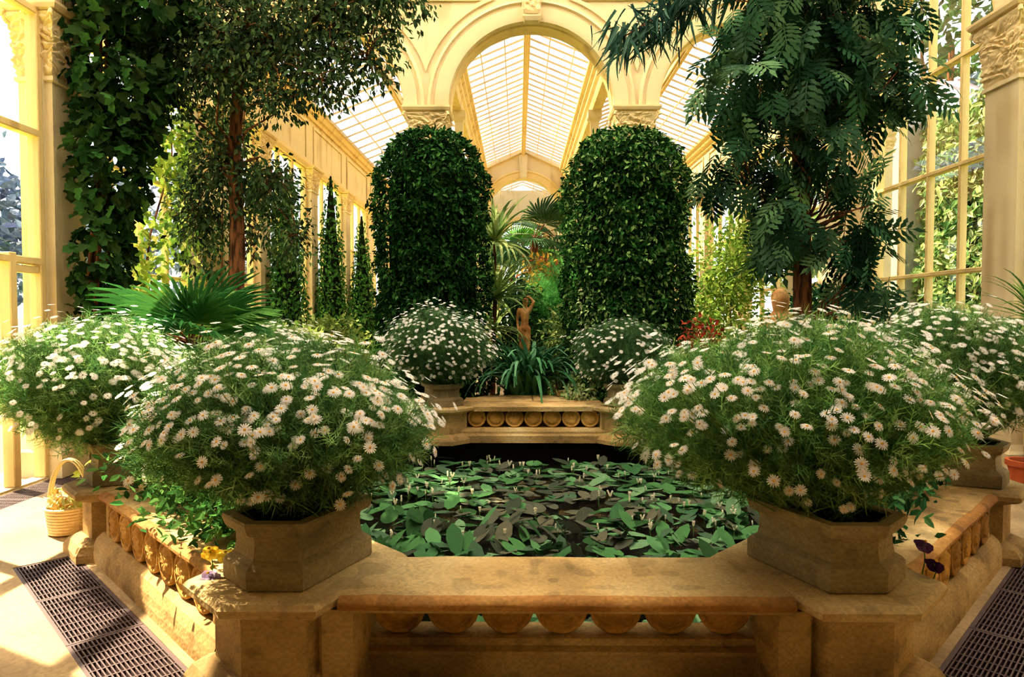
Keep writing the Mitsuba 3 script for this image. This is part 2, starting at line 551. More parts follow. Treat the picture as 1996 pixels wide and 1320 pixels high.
def window_bay(n, xw, y0, y1, z0, arched, nl, trans, label, door=False):
    """Timber window: frame, mullions, transoms and one pane in each opening, in the plane x = xw."""
    t = uniq('window')
    tag(t, label, kind='structure')
    f, dpt = .07, .06
    fr = [cbox(xw - dpt, xw + dpt, y0, y0 + f, z0, SPRING if arched else HEAD, .008), cbox(xw - dpt, xw + dpt, y1 - f, y1, z0, SPRING if arched else HEAD, .008), cbox(xw - dpt, xw + dpt, y0, y1, z0, z0 + f, .008)]
    c, r = (y0 + y1) / 2, (y1 - y0) / 2
    if arched:
        fr.append(arch_sweep(c, SPRING, [(r - f, xw - dpt), (r, xw - dpt), (r, xw + dpt), (r - f, xw + dpt)], 24, axis='x'))
    else:
        fr.append(cbox(xw - dpt, xw + dpt, y0, y1, HEAD - f, HEAD, .008))
    put('frame', cat_meshes(fr), 'yellow_paint', t)
    ys = [y0 + (y1 - y0) * i / nl for i in range(nl + 1)]
    tops = []
    for y in ys:
        tops.append((SPRING + math.sqrt(max((r - .02) ** 2 - (y - c) ** 2, 0))) if arched else HEAD - .02)
    for i in range(1, nl):
        put('mullion', cbox(xw - .045, xw + .045, ys[i] - .024, ys[i] + .024, z0 + f if not (door and i < nl) else z0 + f, tops[i], .008), 'yellow_paint', t)
    for z in trans:
        put('transom', cbox(xw - .05, xw + .05, y0 + .03, y1 - .03, z - .026, z + .026, .008), 'yellow_paint', t)
    zz = [z0 + .03] + list(trans)
    zz = [z for z in zz if z < (SPRING if arched else HEAD)] + [None]
    for i in range(nl):
        for k in range(len(zz) - 1):
            a, b = ys[i] + .01, ys[i + 1] - .01
            if zz[k + 1] is not None:
                V = [[xw, a, zz[k]], [xw, b, zz[k]], [xw, b, zz[k + 1]], [xw, a, zz[k + 1]]]
                F = [[0, 1, 2], [0, 2, 3]]
            else:
                ar = np.linspace(a, b, 7)
                top = [(SPRING + math.sqrt(max((r - .03) ** 2 - (y - c) ** 2, 0))) if arched else HEAD - .03 for y in ar]
                V = [[xw, a, zz[k]], [xw, b, zz[k]]] + [[xw, y, q] for y, q in zip(ar[::-1], top[::-1])]
                F = [[0, j, j + 1] for j in range(1, len(V) - 1)]
            put('pane', (np.array(V), np.array(F)), 'glass', t)
    return t


TRANS = [2.12, 3.34, 4.56]
for sx, nm in ((XL - .06, 'garden side'), (XR + .06, 'leafy bank side')):
    left = sx < 0
    if not left:
        window_bay(0, sx, HB[0][0], HB[0][1], SILL, True, 4, TRANS, 'arched window of yellow bars before the carved pier')
    window_bay(0, sx, HB[1][0], HB[1][1], SILL, True, 4, TRANS + ([5.2] if left else []),
               'arched window behind the dark climber on the sunny wall' if left else 'tall arched window of cream bars with the leafy bank behind')
    for i, (a, b) in enumerate(AB):
        w = ['first', 'second', 'third', 'fourth', 'fifth'][i]
        window_bay(0, sx, a, b, SILL, False, 3 if b - a > 2 else 2, [2.15, 3.45],
                   '%s aisle window past the arcade, %s' % (w, nm))

# left hall bay with the glazed garden door: high fixed lights above, door leaf below
dw = uniq('door_1')
tag(dw, 'yellow framed garden door with open lights and glazing above', kind='structure')
xw, (y0, y1) = XL - .06, HB[0]
c_, r_ = (y0 + y1) / 2, (y1 - y0) / 2
put('frame', cat_meshes([cbox(xw - .06, xw + .06, y1 - .07, y1, .02, SPRING, .008), cbox(xw - .06, xw + .06, y0, y0 + .07, .02, SPRING, .008),
                         arch_sweep(c_, SPRING, [(r_ - .07, xw - .06), (r_, xw - .06), (r_, xw + .06), (r_ - .07, xw + .06)], 24, axis='x')]), 'yellow_paint', dw)
put('post', cbox(xw - .05, xw + .06, 6.22, 6.31, .02, 2.20, .008), 'yellow_paint', dw)
put('post', cbox(xw - .05, xw + .06, 4.95, 5.04, .02, 2.20, .008), 'yellow_paint', dw)
for z in (2.14, 3.38, 4.56):
    put('transom', cbox(xw - .05, xw + .06, y0 + .03, y1 - .03, z - .035, z + .035, .008), 'yellow_paint', dw)
put('side_light_rail', cbox(xw - .035, xw + .04, 6.31, 6.63, 2.02, 2.09, .006), 'yellow_paint', dw)
for za, zb in ((2.18, 3.34), (3.42, 4.52)):
    for ya, yb in ((4.32, 5.50), (5.54, 6.63)):
        put('pane', (np.array([[xw, ya, za], [xw, yb, za], [xw, yb, zb], [xw, ya, zb]]), np.array([[0, 1, 2], [0, 2, 3]])), 'glass', dw)
put('mullion', cbox(xw - .04, xw + .04, 5.50, 5.54, 2.17, SPRING + r_ - .03, .006), 'yellow_paint', dw)
put('pane', (np.array([[xw, 6.31, .05], [xw, 6.63, .05], [xw, 6.63, 2.1], [xw, 6.31, 2.1]]), np.array([[0, 1, 2], [0, 2, 3]])), 'glass', dw)
# dwarf wall under the hall windows: coping ledges and stones
for nm, xa, xb, bays in (('wall_left', XL - .04, XL + .06, [HB[1]]), ('wall_right', XR - .06, XR + .04, HB)):
    for a, b in bays:
        put('sill', cbox(xa - .02, xb + .02, a, b, SILL - .06, SILL + .015, .012), 'coping_stone', nm)
        nst = 4
        for i in range(nst):
            for k in range(2):
                off = 0 if k else .5
                ya, yb = a + (b - a) * max(i - off, 0) / nst, a + (b - a) * min(i + 1 - off, nst) / nst
                put('stone_block', cbox(min(xa, xb) + .0, max(xa, xb) - .0, ya + .006, yb - .006, .02 + .25 * k + .006, .02 + .25 * (k + 1) - .006, .01), 'coping_stone', nm)

# aisle wall panels and cornice
for nm, xi, s in (('wall_left', XL, 1), ('wall_right', XR, -1)):
    for a, b in AB:
        for (pa, pb, pz0, pz1) in ((a, b, 5.02, 5.92),):
            fr = [(pa, pb, pz1 - .07, pz1), (pa, pb, pz0, pz0 + .07), (pa, pa + .07, pz0, pz1), (pb - .07, pb, pz0, pz1)]
            put('wall_panel', cat_meshes([cbox(min(xi, xi + s * .03), max(xi, xi + s * .03), q[0], q[1], q[2], q[3], .008) for q in fr]), 'cream_paint', nm)
    prof = Polygon([(0, 6.0), (.05, 6.0), (.07, 6.08), (.12, 6.1), (.16, 6.2), (.2, 6.22), (.2, 6.3), (0, 6.3)])
    pp = Polygon([(xi + s * x, z) for x, z in prof.exterior.coords])
    put('cornice', ext(pp, 'y', ARC1, END), 'yellow_paint', nm)
    pr2 = Polygon([(xi + s * x, z) for x, z in [(0, 4.86), (.05, 4.86), (.08, 4.94), (.08, 5.0), (0, 5.0)]])
    put('string_course', ext(pr2, 'y', ARC1, END), 'yellow_paint', nm)


# --- pilasters and columns with carved capitals
def carved(P, prof, seed, amp=.065):
    m = loft(P, prof)
    m = m.subdivide_to_size(.026)
    v = m.vertices
    c = v[:, :2].mean(0)
    d = v[:, :2] - c
    d /= np.linalg.norm(d, axis=1, keepdims=True) + 1e-9
    zz0, zz1 = prof[0][1], prof[-1][1]
    band = np.sin(np.pi * np.clip((v[:, 2] - zz0) / (zz1 - zz0), 0, 1)) ** .35
    warp = np.c_[meshkit.noise(v * 7, seed), meshkit.noise(v * 7 + 9, seed), meshkit.noise(v * 7 + 5, seed)] * .16
    w = v + warp
    ridge = .55 * np.abs(np.sin((w[:, 0] + w[:, 1]) * 42) * np.sin(w[:, 2] * 30 + 8 * (w[:, 0] - w[:, 1]))) + .6 * np.abs(meshkit.noise(w * 26, seed + 1) - .5) * 2
    v = v.copy()
    v[:, :2] += d * ((ridge - .35) * amp * band)[:, None]
    return trimesh.Trimesh(v, m.faces, process=False)


def volute(p, axis_a, r=.06):
    a = np.linspace(0, 3.6 * math.pi, 30)
    rr = r * (1 - a / (4.4 * math.pi))
    u = np.array(list(axis_a) + [0.0])
    P = np.array(p) + np.outer(rr * np.cos(a), u) + np.outer(rr * np.sin(a), [0, 0, 1.0])
    return tube(P, np.linspace(.022, .012, 30), 6)


def column(key, P, zb, ztop, caph, label, shaft_mat='cream_paint', seed=0):
    t = tag(key, label, kind='structure')
    zc = ztop - caph
    put('shaft', loft(P, [(.06, zb), (.06, .25), (.03, .28), (.0, .34), (.0, zc - .05), (.025, zc - .04), (.025, zc)]), shaft_mat, t)
    put('capital', carved(P, [(.0, zc), (.02, zc + .12 * caph), (.035, zc + .45 * caph), (.05, zc + .7 * caph), (.09, zc + .86 * caph)], seed), 'capital_stone', t, smooth=40)
    put('abacus', loft(P, [(.06, ztop - .13 * caph), (.11, ztop - .10 * caph), (.13, ztop - .05 * caph), (.13, ztop - .01), (.10, ztop)]), 'capital_stone', t)
    for q in offset_poly(P, .05):
        c = np.mean(P, 0)
        d = (q - c) / np.linalg.norm(q - c)
        put('volute', volute([q[0], q[1], ztop - .2 * caph], d, .075), 'capital_stone', t, smooth=50)
    return t


def rect(x0, x1, y0, y1):
    return np.array([[x0, y0], [x1, y0], [x1, y1], [x0, y1]], float)


for sx in (-1, 1):
    xc = CX + sx * 1.525
    column(uniq('column'), rect(xc - .22, xc + .22, ARC0 + .03, ARC1 - .03), 0, SPRING, .72,
           'carved capital column of the arcade inside the %s ivy pillar' % ('darker' if sx < 0 else 'brighter'), seed=3)
column('pilaster', rect(XL - .05, XL + .34, ARC0 + .03, ARC1 - .03), 0, SPRING, .72, 'pilaster at the arcade end behind the bare tree trunk', seed=5)
column('pilaster_001', rect(XR - .44, XR + .05, ARC0 + .0, ARC1 - .0), 0, SPRING, .72, 'brownish pilaster at the arcade end behind the ferny tree', seed=6)
column('pilaster_002', rect(XR - .14, XR + .05, 6.74, 7.22), 0, SPRING, .70, 'tall cream pilaster with carved capital beside the arched window', seed=8)
column('pilaster_003', rect(XL - .05, XL + .07, 6.74, 7.22), 0, SPRING, .70, 'cream pilaster overgrown by big leaved climber by the door', seed=9)
column('pilaster_004', rect(XL - .28, XL - .145, 6.76, 7.25), 0, SPRING, .70, 'sunlit stone pilaster seen outside through the door glazing', seed=10)
column('pilaster_005', rect(XR + .145, XR + .28, 9.74, 10.3), 0, SPRING, .70, 'grey stone pilaster outside the tall arched window', seed=11)
for i in range(4):
    y = 12.3 + 3 * i
    w = ['first', 'second', 'third', 'fourth'][i]
    column(uniq('pilaster'), rect(XL - .05, XL + .10, y - .24, y + .24), 0, 4.9, .5, w + ' aisle pilaster from the arcade, on the garden side', seed=20 + i)
    column(uniq('pilaster'), rect(XR - .10, XR + .05, y - .24, y + .24), 0, 4.9, .5, w + ' aisle pilaster from the arcade, on the leafy side', seed=30 + i)

# --- the arcade wall: three arches, mouldings, keystones, spandrel panels
gable = Polygon([(XL, SPRING), (XR, SPRING), (XR, 7.6), (CX, 8.8), (XL, 7.6)])
for k in (-1, 0, 1):
    gable = gable.difference(Point(CX + 3.05 * k, SPRING).buffer(RAD, 48))
put('wall_arcade', ext(gable, 'y', ARC0, ARC1), 'cream_paint')
tag('wall_arcade', 'cream arcade wall of three round arches across the hall', kind='structure')
for k in (-1, 0, 1):
    cx = CX + 3.05 * k
    y = ARC0
    put('archivolt', arch_sweep(cx, SPRING, [(RAD, y), (RAD, y - .035), (RAD + .06, y - .05), (RAD + .20, y - .05), (RAD + .21, y - .025), (RAD + .24, y - .03), (RAD + .26, y - .07), (RAD + .30, y - .055), (RAD + .31, y)], 56), 'cream_paint', 'wall_arcade', smooth=25)
    put('soffit_rib', arch_sweep(cx, SPRING, [(RAD - .02, y + .10), (RAD + .01, y + .08), (RAD + .01, y + .37), (RAD - .02, y + .35)], 56), 'yellow_paint', 'wall_arcade', smooth=25)
    ks = put('keystone', loft(rect(cx - .13, cx + .13, y - .16, y + .02), [(-.03, SPRING + RAD - .03), (-.0, SPRING + RAD + .02), (.0, SPRING + RAD + .1), (.03, SPRING + RAD + .62)]), 'cream_paint', 'wall_arcade')
    put('carving', carved(rect(cx - .11, cx + .11, y - .19, y - .10), [(-.02, SPRING + RAD + .05), (.0, SPRING + RAD + .1), (.01, SPRING + RAD + .55), (0, SPRING + RAD + .6)], 40 + k), 'capital_stone', ks, smooth=40)
for k in (-1.5, -.5, .5, 1.5):
    cx = CX + 3.05 * k
    hw = .05 if abs(k) < 1 else .02
    out = Polygon([(cx - hw - .1, SPRING + .18), (cx + hw + .1, SPRING + .18), (cx + 1.0, SPRING + 1.55), (cx - 1.0, SPRING + 1.55)])
    for j in (-.5, .5):
        out = out.difference(Point(cx + 3.05 * j, SPRING).buffer(RAD + .40, 40))
    out = out.intersection(sbox(XL + .05, 4, XR - .05, 8))
    if out.is_empty:
        continue
    ring = out.difference(out.buffer(-.055, join_style=2))
    put('spandrel_moulding', ext(ring, 'y', ARC0 - .035, ARC0 + .01), 'cream_paint', 'wall_arcade')
    if abs(k) < 1:
        put('spandrel_roundel', arch_sweep(cx, SPRING + 2.05, [(.34, ARC0), (.34, ARC0 - .03), (.38, ARC0 - .05), (.42, ARC0 - .03), (.42, ARC0)], 40, 0, 2 * math.pi), 'cream_paint', 'wall_arcade', smooth=30)
put('string_course', ext(Polygon([(ARC0 - .10, 6.42), (ARC0 - .13, 6.50), (ARC0 - .08, 6.54), (ARC0 + .02, 6.54), (ARC0 + .02, 6.42)]), 'x', XL, XR), 'cream_paint', 'wall_arcade')

# wall arches over the hall windows
for nm, xi, s in (('wall_left', XL, 1), ('wall_right', XR, -1)):
    for a, b in HB:
        r = (b - a) / 2
        put('archivolt', arch_sweep((a + b) / 2, SPRING, [(r, xi), (r, xi + s * .04), (r + .17, xi + s * .05), (r + .2, xi + s * .08), (r + .25, xi + s * .06), (r + .26, xi)], 40, axis='x'), 'cream_paint', nm, smooth=25)

# --- nave and aisle roofs: ridge, glazing bars, panes, purlins
def roof_slope(key, xe, ze, xr, zr, y0, y1, step, bar=.013):
    L = math.hypot(xr - xe, zr - ze)
    n = int(round((y1 - y0) / step))
    u = np.array([xr - xe, 0, zr - ze]) / L
    nn = np.array([-u[2], 0, u[0]]) * (1 if u[0] > 0 else -1)
    b = cbox(0, L, -bar / 2, bar / 2, -.018, .018)
    v = b.vertices
    M = np.array([xe, 0, ze]) + v[:, :1] * u + v[:, 1:2] * [0, 1, 0] + v[:, 2:] * nn
    bar_d = mikit.ply((M, b.faces), 'yellow_paint')
    w = (y1 - y0) / n
    P = np.array([[xe, 0, ze], [xr, 0, zr], [xr, w, zr], [xe, w, ze]])
    pane_d = mikit.ply((P, np.array([[0, 1, 2], [0, 2, 3]])), 'dusty_glass')
    for i in range(n):
        y = y0 + i * w
        put('glazing_bar', bar_d, None, key, to=mat4(np.eye(3), [0, y, 0]))
        put('pane', pane_d, None, key, to=mat4(np.eye(3), [0, y, 0]))
    for q in (.33, .67):
        c = np.array([xe, 0, ze]) + u * L * q - nn * .05
        put('purlin', cbox(c[0] - .008, c[0] + .008, y0, y1, c[2] - .01, c[2] + .01), 'yellow_paint', key)


ROOFS = [('ceiling', CX, 1.50, 7.00, 7.62, .40, 'glazed pitched roof of the central nave with yellow ridge beam'),
         ('ceiling_001', CX + 3.05, 1.60, 6.22, 6.86, .36, 'glazed pitched aisle roof past the arch with hanging fronds'),
         ('ceiling_002', CX - 3.05, 1.60, 6.22, 6.86, .60, 'glazed pitched aisle roof behind the dark tree canopy')]
for key, cx, hw, ze, zr, step, lab in ROOFS:
    uniq(key)
    tag(key, lab, kind='structure')
    put('ridge_beam', cat_meshes([cbox(cx - .07, cx + .07, ARC1, END, zr - .16, zr + .05, .01), cbox(cx - .035, cx + .035, ARC1, END, zr - .21, zr - .16, .01)]), 'yellow_paint', key)
    roof_slope(key, cx - hw, ze, cx, zr, ARC1, END, step)
    roof_slope(key, cx + hw, ze, cx, zr, ARC1, END, step)
# clerestory beams between nave and aisles, on slim posts
for sx in (-1, 1):
    nm = uniq('beam')
    tag(nm, 'long yellow moulded eaves beam of the nave, on the %s side' % ('garden' if sx < 0 else 'leafy'), kind='structure')
    x = CX + sx * 1.5
    q = [(0, 6.15), (.06, 6.15), (.08, 6.24), (.02, 6.28), (.02, 6.55), (.07, 6.62), (.07, 6.72), (.13, 6.78), (.13, 6.86), (.20, 6.92), (.20, 7.0), (-.14, 7.0), (-.14, 6.15)]
    put('moulding', ext(Polygon([(x - sx * a, z) for a, z in q]), 'y', ARC1, END), 'yellow_paint', nm)
    for y in (15.3, 20.3):
        put('post', loft(rect(x - .09, x + .09, y - .09, y + .09), [(.05, 0), (.05, .4), (0, .45), (0, 5.9), (.06, 6.0), (.06, 6.15)]), 'cream_paint', nm)

# far end: gable wall with an arch, and the bright bay behind it
far = Polygon([(XL, 0), (XR, 0), (XR, 6.9), (CX + 1.5, 7.0), (CX, 7.7), (CX - 1.5, 7.0), (XL, 6.9)])
far = far.difference(unary_union([Point(CX, 5.35).buffer(1.28, 40), sbox(CX - 1.28, 0, CX + 1.28, 5.35)]))
for k in (-1, 1):
    far = far.difference(unary_union([Point(CX + 3.05 * k, 4.4).buffer(1.1, 30), sbox(CX + 3.05 * k - 1.1, .6, CX + 3.05 * k + 1.1, 4.4)]))
put('wall_far', ext(far, 'y', END, END + .4), 'cream_paint')
tag('wall_far', 'cream gable wall with a round arch at the far end of the nave', kind='structure')
put('archivolt', arch_sweep(CX, 5.35, [(1.28, END), (1.28, END - .04), (1.36, END - .06), (1.48, END - .05), (1.52, END - .09), (1.58, END - .07), (1.60, END)], 44), 'yellow_paint', 'wall_far', smooth=25)
put('keystone', loft(rect(CX - .12, CX + .12, END - .18, END), [(-.03, 6.6), (0, 6.65), (.03, 7.45)]), 'cream_paint', 'wall_far')
for sx in (-1, 1):
    put('raking_cornice', ext(Polygon([(CX + sx * 1.5, 6.9), (CX, 7.58), (CX, 7.70), (CX + sx * 1.5, 7.02)]), 'y', END - .12, END), 'cream_paint', 'wall_far')
endw = sbox(XL, 0, XR, 7.4).difference(unary_union([Point(CX, 5.0).buffer(1.0, 30), sbox(CX - 1.0, .8, CX + 1.0, 5.0)]))
put('wall_end', ext(endw, 'y', END + 6.5, END + 6.8), 'cream_paint')
tag('wall_end', 'pale end wall with an arched window glimpsed through the far arch', kind='structure')
put('archivolt', arch_sweep(CX, 5.0, [(1.0, END + 6.5), (1.0, END + 6.44), (1.2, END + 6.42), (1.24, END + 6.5)], 36), 'yellow_paint', 'wall_end', smooth=25)
for x in (-.5, 0, .5):
    put('mullion', cbox(CX + x - .03, CX + x + .03, END + 6.6, END + 6.7, .8, 5.0 + math.sqrt(1 - x * x)), 'yellow_paint', 'wall_end')
put('pane', ext(unary_union([Point(CX, 5.0).buffer(1.0, 20), sbox(CX - 1.0, .8, CX + 1.0, 5.0)]), 'y', END + 6.645, END + 6.646), 'glass', 'wall_end')

uniq('ceiling_004')
tag('ceiling_004', 'pale glazed ceiling of the bay beyond the far arch', kind='structure')
for sx in (-1, 1):
    put('panel', cbox(min(CX + sx * 1.5, XL if sx < 0 else XR), max(CX + sx * 1.5, XL if sx < 0 else XR), END + .4, END + 6.5, 6.9, 6.98), 'cream_paint', 'ceiling_004')
    roof_slope('ceiling_004', CX + sx * 1.5, 7.0, CX, 7.55, END + .4, END + 6.5, .6)
# the hall over the pond: whitewashed glass roof with rafters, end wall behind the viewer
uniq('ceiling_003')
tag('ceiling_003', 'whitewashed glass roof over the pond hall', kind='structure')
for sx, xe in ((-1, XL), (1, XR)):
    n = 12
    for i in range(n):
        ya, yb = -4.0 + 14.0 * i / n, -4.0 + 14.0 * (i + 1) / n
        put('pane', (np.array([[xe, ya, 7.6], [CX, ya, 8.8], [CX, yb, 8.8], [xe, yb, 7.6]]), np.array([[0, 1, 2], [0, 2, 3]])), 'whitewashed_glass' if yb > 2.0 else 'dark_timber', 'ceiling_003')
        put('rafter', ext(Polygon([(xe, 7.45), (CX, 8.65), (CX, 8.78), (xe, 7.58)]), 'y', ya - .05, ya + .05), 'yellow_paint', 'ceiling_003')
put('wall_front', ext(Polygon([(XL, 0), (XR, 0), (XR, 7.6), (CX, 8.8), (XL, 7.6)]), 'y', -4.3, -4.0), 'brown_stone')
tag('wall_front', 'brown stone end wall of the pond hall behind the viewer', kind='structure')

# a glazed lean-to outside, seen through the tall window
gh = tag(uniq('greenhouse'), 'bright glass lean-to roof seen between the window bars outside', 'greenhouse')
gx0, gx1, gy0, gy1 = 8.6, 11.2, 15.6, 17.8
put('wall', cbox(gx0, gx1, gy0, gy1, -.7, 6.2, .01), 'slate_house', gh)
for i in range(6):
    xx = gx0 - .1 + (gx1 - gx0 + .2) * i / 5
    put('glazing_bar', ext(Polygon([(gy0 - .2, 6.22), (gy1, 7.65), (gy1, 7.7), (gy0 - .2, 6.28)]), 'x', xx - .03, xx + .03), 'iron', gh)
scene['pale_roof'] = {'type': 'twosided', 'bsdf': {'type': 'roughplastic', 'diffuse_reflectance': rgb((.85, .88, .92)), 'alpha': .1}}
put('roof', ext(Polygon([(gy0 - .2, 6.20), (gy1, 7.63), (gy1, 7.65), (gy0 - .2, 6.22)]), 'x', gx0 - .1, gx1 + .1), 'pale_roof', gh)
# ------------------------------------------------------------------ pond: basin, parapets, pedestals, planters
WATER = -0.24
put('pond_basin', cat_meshes([loft(offset_poly(V8, .04), [(0, -.78), (0, -.74)]), ]), 'basin')
tag('pond_basin', 'dark basin bottom and sides under the lily pads', kind='structure')
side_ring = Polygon(offset_poly(V8, .10)).difference(Polygon(offset_poly(V8, .0)))
put('side_wall', ext(side_ring, 'z', -.78, .02), 'basin', 'pond_basin')
wp = Polygon(offset_poly(V8, .02))
put('water', trimesh.Trimesh(np.c_[np.vstack([V8 * 1.0, [POND_C]]), np.full(9, WATER)], [[i, (i + 1) % 8, 8] for i in range(8)], process=False), 'water_surface')
tag('water', 'dark still pond water between the lily pads', kind='structure')


def disc_mesh(r=.119, t=.055):
    """A pierced-parapet disc: rim, groove and a carved four-petal boss, both faces alike; axis along y."""
    prof = [(0, .034), (.035, .036), (.05, .026), (.066, .030), (.084, .018), (.094, .018), (.098, .028), (.114, .028), (r, .020)]
    prof = prof + [(a, -b) for a, b in prof[::-1]]
    n = 24
    A = np.arange(n) * 2 * np.pi / n
    V = []
    for rr, z in prof:
        for a in A:
            lobe = .014 * math.cos(4 * a) * math.exp(-((rr - .055) / .02) ** 2)
            zz = z + math.copysign(lobe, z)
            V.append([rr * math.cos(a), zz, rr * math.sin(a)])
    F = []
    for i in range(len(prof) - 1):
        for j in range(n):
            k = (j + 1) % n
            F += [[i * n + j, (i + 1) * n + k, i * n + k], [i * n + j, (i + 1) * n + j, (i + 1) * n + k]]
    return trimesh.Trimesh(np.array(V), F, process=False)


DISC = mikit.ply(disc_mesh(), 'carved_stone', smooth=True)
CO_IN, CO_OUT = -.11, .40


def parapet(i, label, panel_n, out=CO_OUT, inn=CO_IN, splay=False, ledge=True):
    p, q = V8[i], V8[(i + 1) % 8]
    L = np.linalg.norm(q - p)
    u = (q - p) / L
    n = np.array([u[1], -u[0]])
    t = thing('pond_parapet', label, 'stone parapet')
    e = .25
    # coping slab with a rounded front nosing
    prof = [(inn, .395), (inn, .452), (inn + .012, .46), (out - .035, .46), (out - .012, .452), (out, .438), (out, .424), (out - .012, .410), (out - .03, .404), (out - .03, .392), (out - .05, .385)]
    pts = [[p[0] + u[0] * a + n[0] * b, p[1] + u[1] * a + n[1] * b, z] for a in np.linspace(e, L - e, 15) for b, z in prof]
    pts = np.array(pts)
    k = len(prof)
    w = meshkit.noise(pts * 9.0, 5) - .5
    pts[:, 2] += .006 * w
    pts[:, :2] += n * (.010 * (meshkit.noise(pts * 13.0, 6) - .5))[:, None]
    F = []
    for a in range(14):
        for b in range(k):
            c, d = a * k + b, a * k + (b + 1) % k
            F += [[c, c + k, d + k], [c, d + k, d]]
    F += [[0, j + 1, j] for j in range(1, k - 1)] + [[14 * k, 14 * k + j, 14 * k + j + 1] for j in range(1, k - 1)]
    put('coping', trimesh.Trimesh(pts, F, process=False), 'coping_stone', t, smooth=35)
    noz = [(out - .055, .4595), (out - .034, .4612), (out - .011, .4532), (out + .0015, .439), (out + .0015, .424), (out - .012, .4095), (out - .03, .4035), (out - .055, .4035)]
    pz = np.array([[p[0] + u[0] * a + n[0] * b, p[1] + u[1] * a + n[1] * b, z] for a in np.linspace(e + .002, L - e - .002, 15) for b, z in noz])
    pz[:, 2] += .006 * (meshkit.noise(pz * 9.0, 5) - .5)
    pz[:, :2] += n * (.010 * (meshkit.noise(pz * 13.0, 6) - .5))[:, None]
    kz = len(noz)
    Fz = [[a * kz + b, (a + 1) * kz + b, (a + 1) * kz + (b + 1) % kz] for a in range(14) for b in range(kz)] + [[a * kz + b, (a + 1) * kz + (b + 1) % kz, a * kz + (b + 1) % kz] for a in range(14) for b in range(kz)]
    put('nosing', trimesh.Trimesh(pz, Fz, process=False), 'nosing_stone', t, smooth=35)
    # row of discs
    nd = 7
    D0 = .243
    a0 = L / 2 - D0 * (nd - 1) / 2
    R = np.array([[u[0], -n[0], 0], [u[1], -n[1], 0], [0, 0, 1]])
    for j in range(nd):
        c = p + u * (a0 + D0 * j) + n * panel_n
        put('disc', DISC, None, t, to=mat4(R, [c[0], c[1], .298]))
    # piers closing the row at both ends
    hw = D0 * nd / 2 + .005
    put('end_pier', obox(p, u, n, .25, L / 2 - hw, panel_n - .11, min(panel_n + .09, out - .04), .0, .392, .01), 'coping_stone', t)
    put('end_pier', obox(p, u, n, L / 2 + hw, L - .25, panel_n - .11, min(panel_n + .09, out - .04), .0, .392, .01), 'coping_stone', t)
    if splay:
        for a, b in ((.30, L / 2 - hw), (L - .30, L / 2 + hw)):
            A, B, C = p + u * a + n * (out - .06), p + u * b + n * (panel_n + .03), p + u * (a - math.copysign(.28, b - a)) + n * (panel_n + .03)
            A2 = A - u * math.copysign(.13, b - a)
            P = np.array([A2, A, B, C])
            if np.cross(P[1] - P[0], P[2] - P[0]) < 0:
                P = P[::-1]
            put('splayed_pier', loft(P, [(0, .0), (0, .392)]), 'coping_stone', t)
    # moulded plinth under the discs
    pl = panel_n
    prof = ([(pl - .12, 0), (pl - .12, .165), (pl - .10, .178), (pl + .035, .178), (pl + .05, .172), (pl + .05, .140), (pl + .085, .128), (pl + .085, .112), (pl + .065, .10), (pl + .065, 0)] if not ledge else
            [(pl - .16, 0), (pl - .16, .09), (pl - .13, .115), (pl - .13, .14), (pl - .10, .178), (pl + .02, .178), (pl + .055, .150), (pl + .075, .10), (pl + .085, .05), (pl + .085, 0)])
    pts = np.array([[p[0] + u[0] * a + n[0] * b, p[1] + u[1] * a + n[1] * b, z] for a in (.17, L - .17) for b, z in prof])
    k = len(prof)
    F = [[b, b + k, (b + 1) % k + k] for b in range(k)] + [[b, (b + 1) % k + k, (b + 1) % k] for b in range(k)]
    m = trimesh.Trimesh(pts, F, process=False)
    trimesh.repair.fix_normals(m)
    put('plinth', m, 'coping_stone', t)
    return t


parapet(0, 'wide stone coping bench across the front of the pond', .07, splay=True, ledge=False)
parapet(1, 'shaded diagonal stone parapet beside the purple pansy', .285, out=.345)
parapet(2, 'straight stone parapet hidden behind the dense daisies beside the pilaster', .285, out=.345)
parapet(3, 'stone parapet slanting to the rear behind the tall daisies', .285, out=.345)
parapet(4, 'rear stone parapet with seven pierced discs over black water', -.03, inn=-.13)
parapet(5, 'stone parapet slanting to the rear on the sunny side', .285, out=.345)
parapet(6, 'straight stone parapet facing the garden door', .285, out=.345)
parapet(7, 'diagonal stone parapet with yellow discs in sunlight', .285, out=.345)
# deep slab behind the rear parapet
bs = thing('stone_slab', 'broad pale stone slab behind the rear parapet', 'stone slab')
put('slab', cbox(-.75, .20, 9.205, 9.92, .38, .46, .012), 'coping_stone', bs)
put('slab', cbox(.206, 1.12, 9.205, 9.92, .38, .462, .012), 'coping_stone', bs)
put('support', cbox(-.70, 1.08, 9.25, 9.88, 0, .38, .01), 'coping_stone', bs)
kb = tag(put('stone_kerb', cbox(.55, 1.05, 9.70, 9.90, .462, .545, .012), 'coping_stone'), 'low raised stone kerb on the slab by the trailing ivy', 'stone kerb')

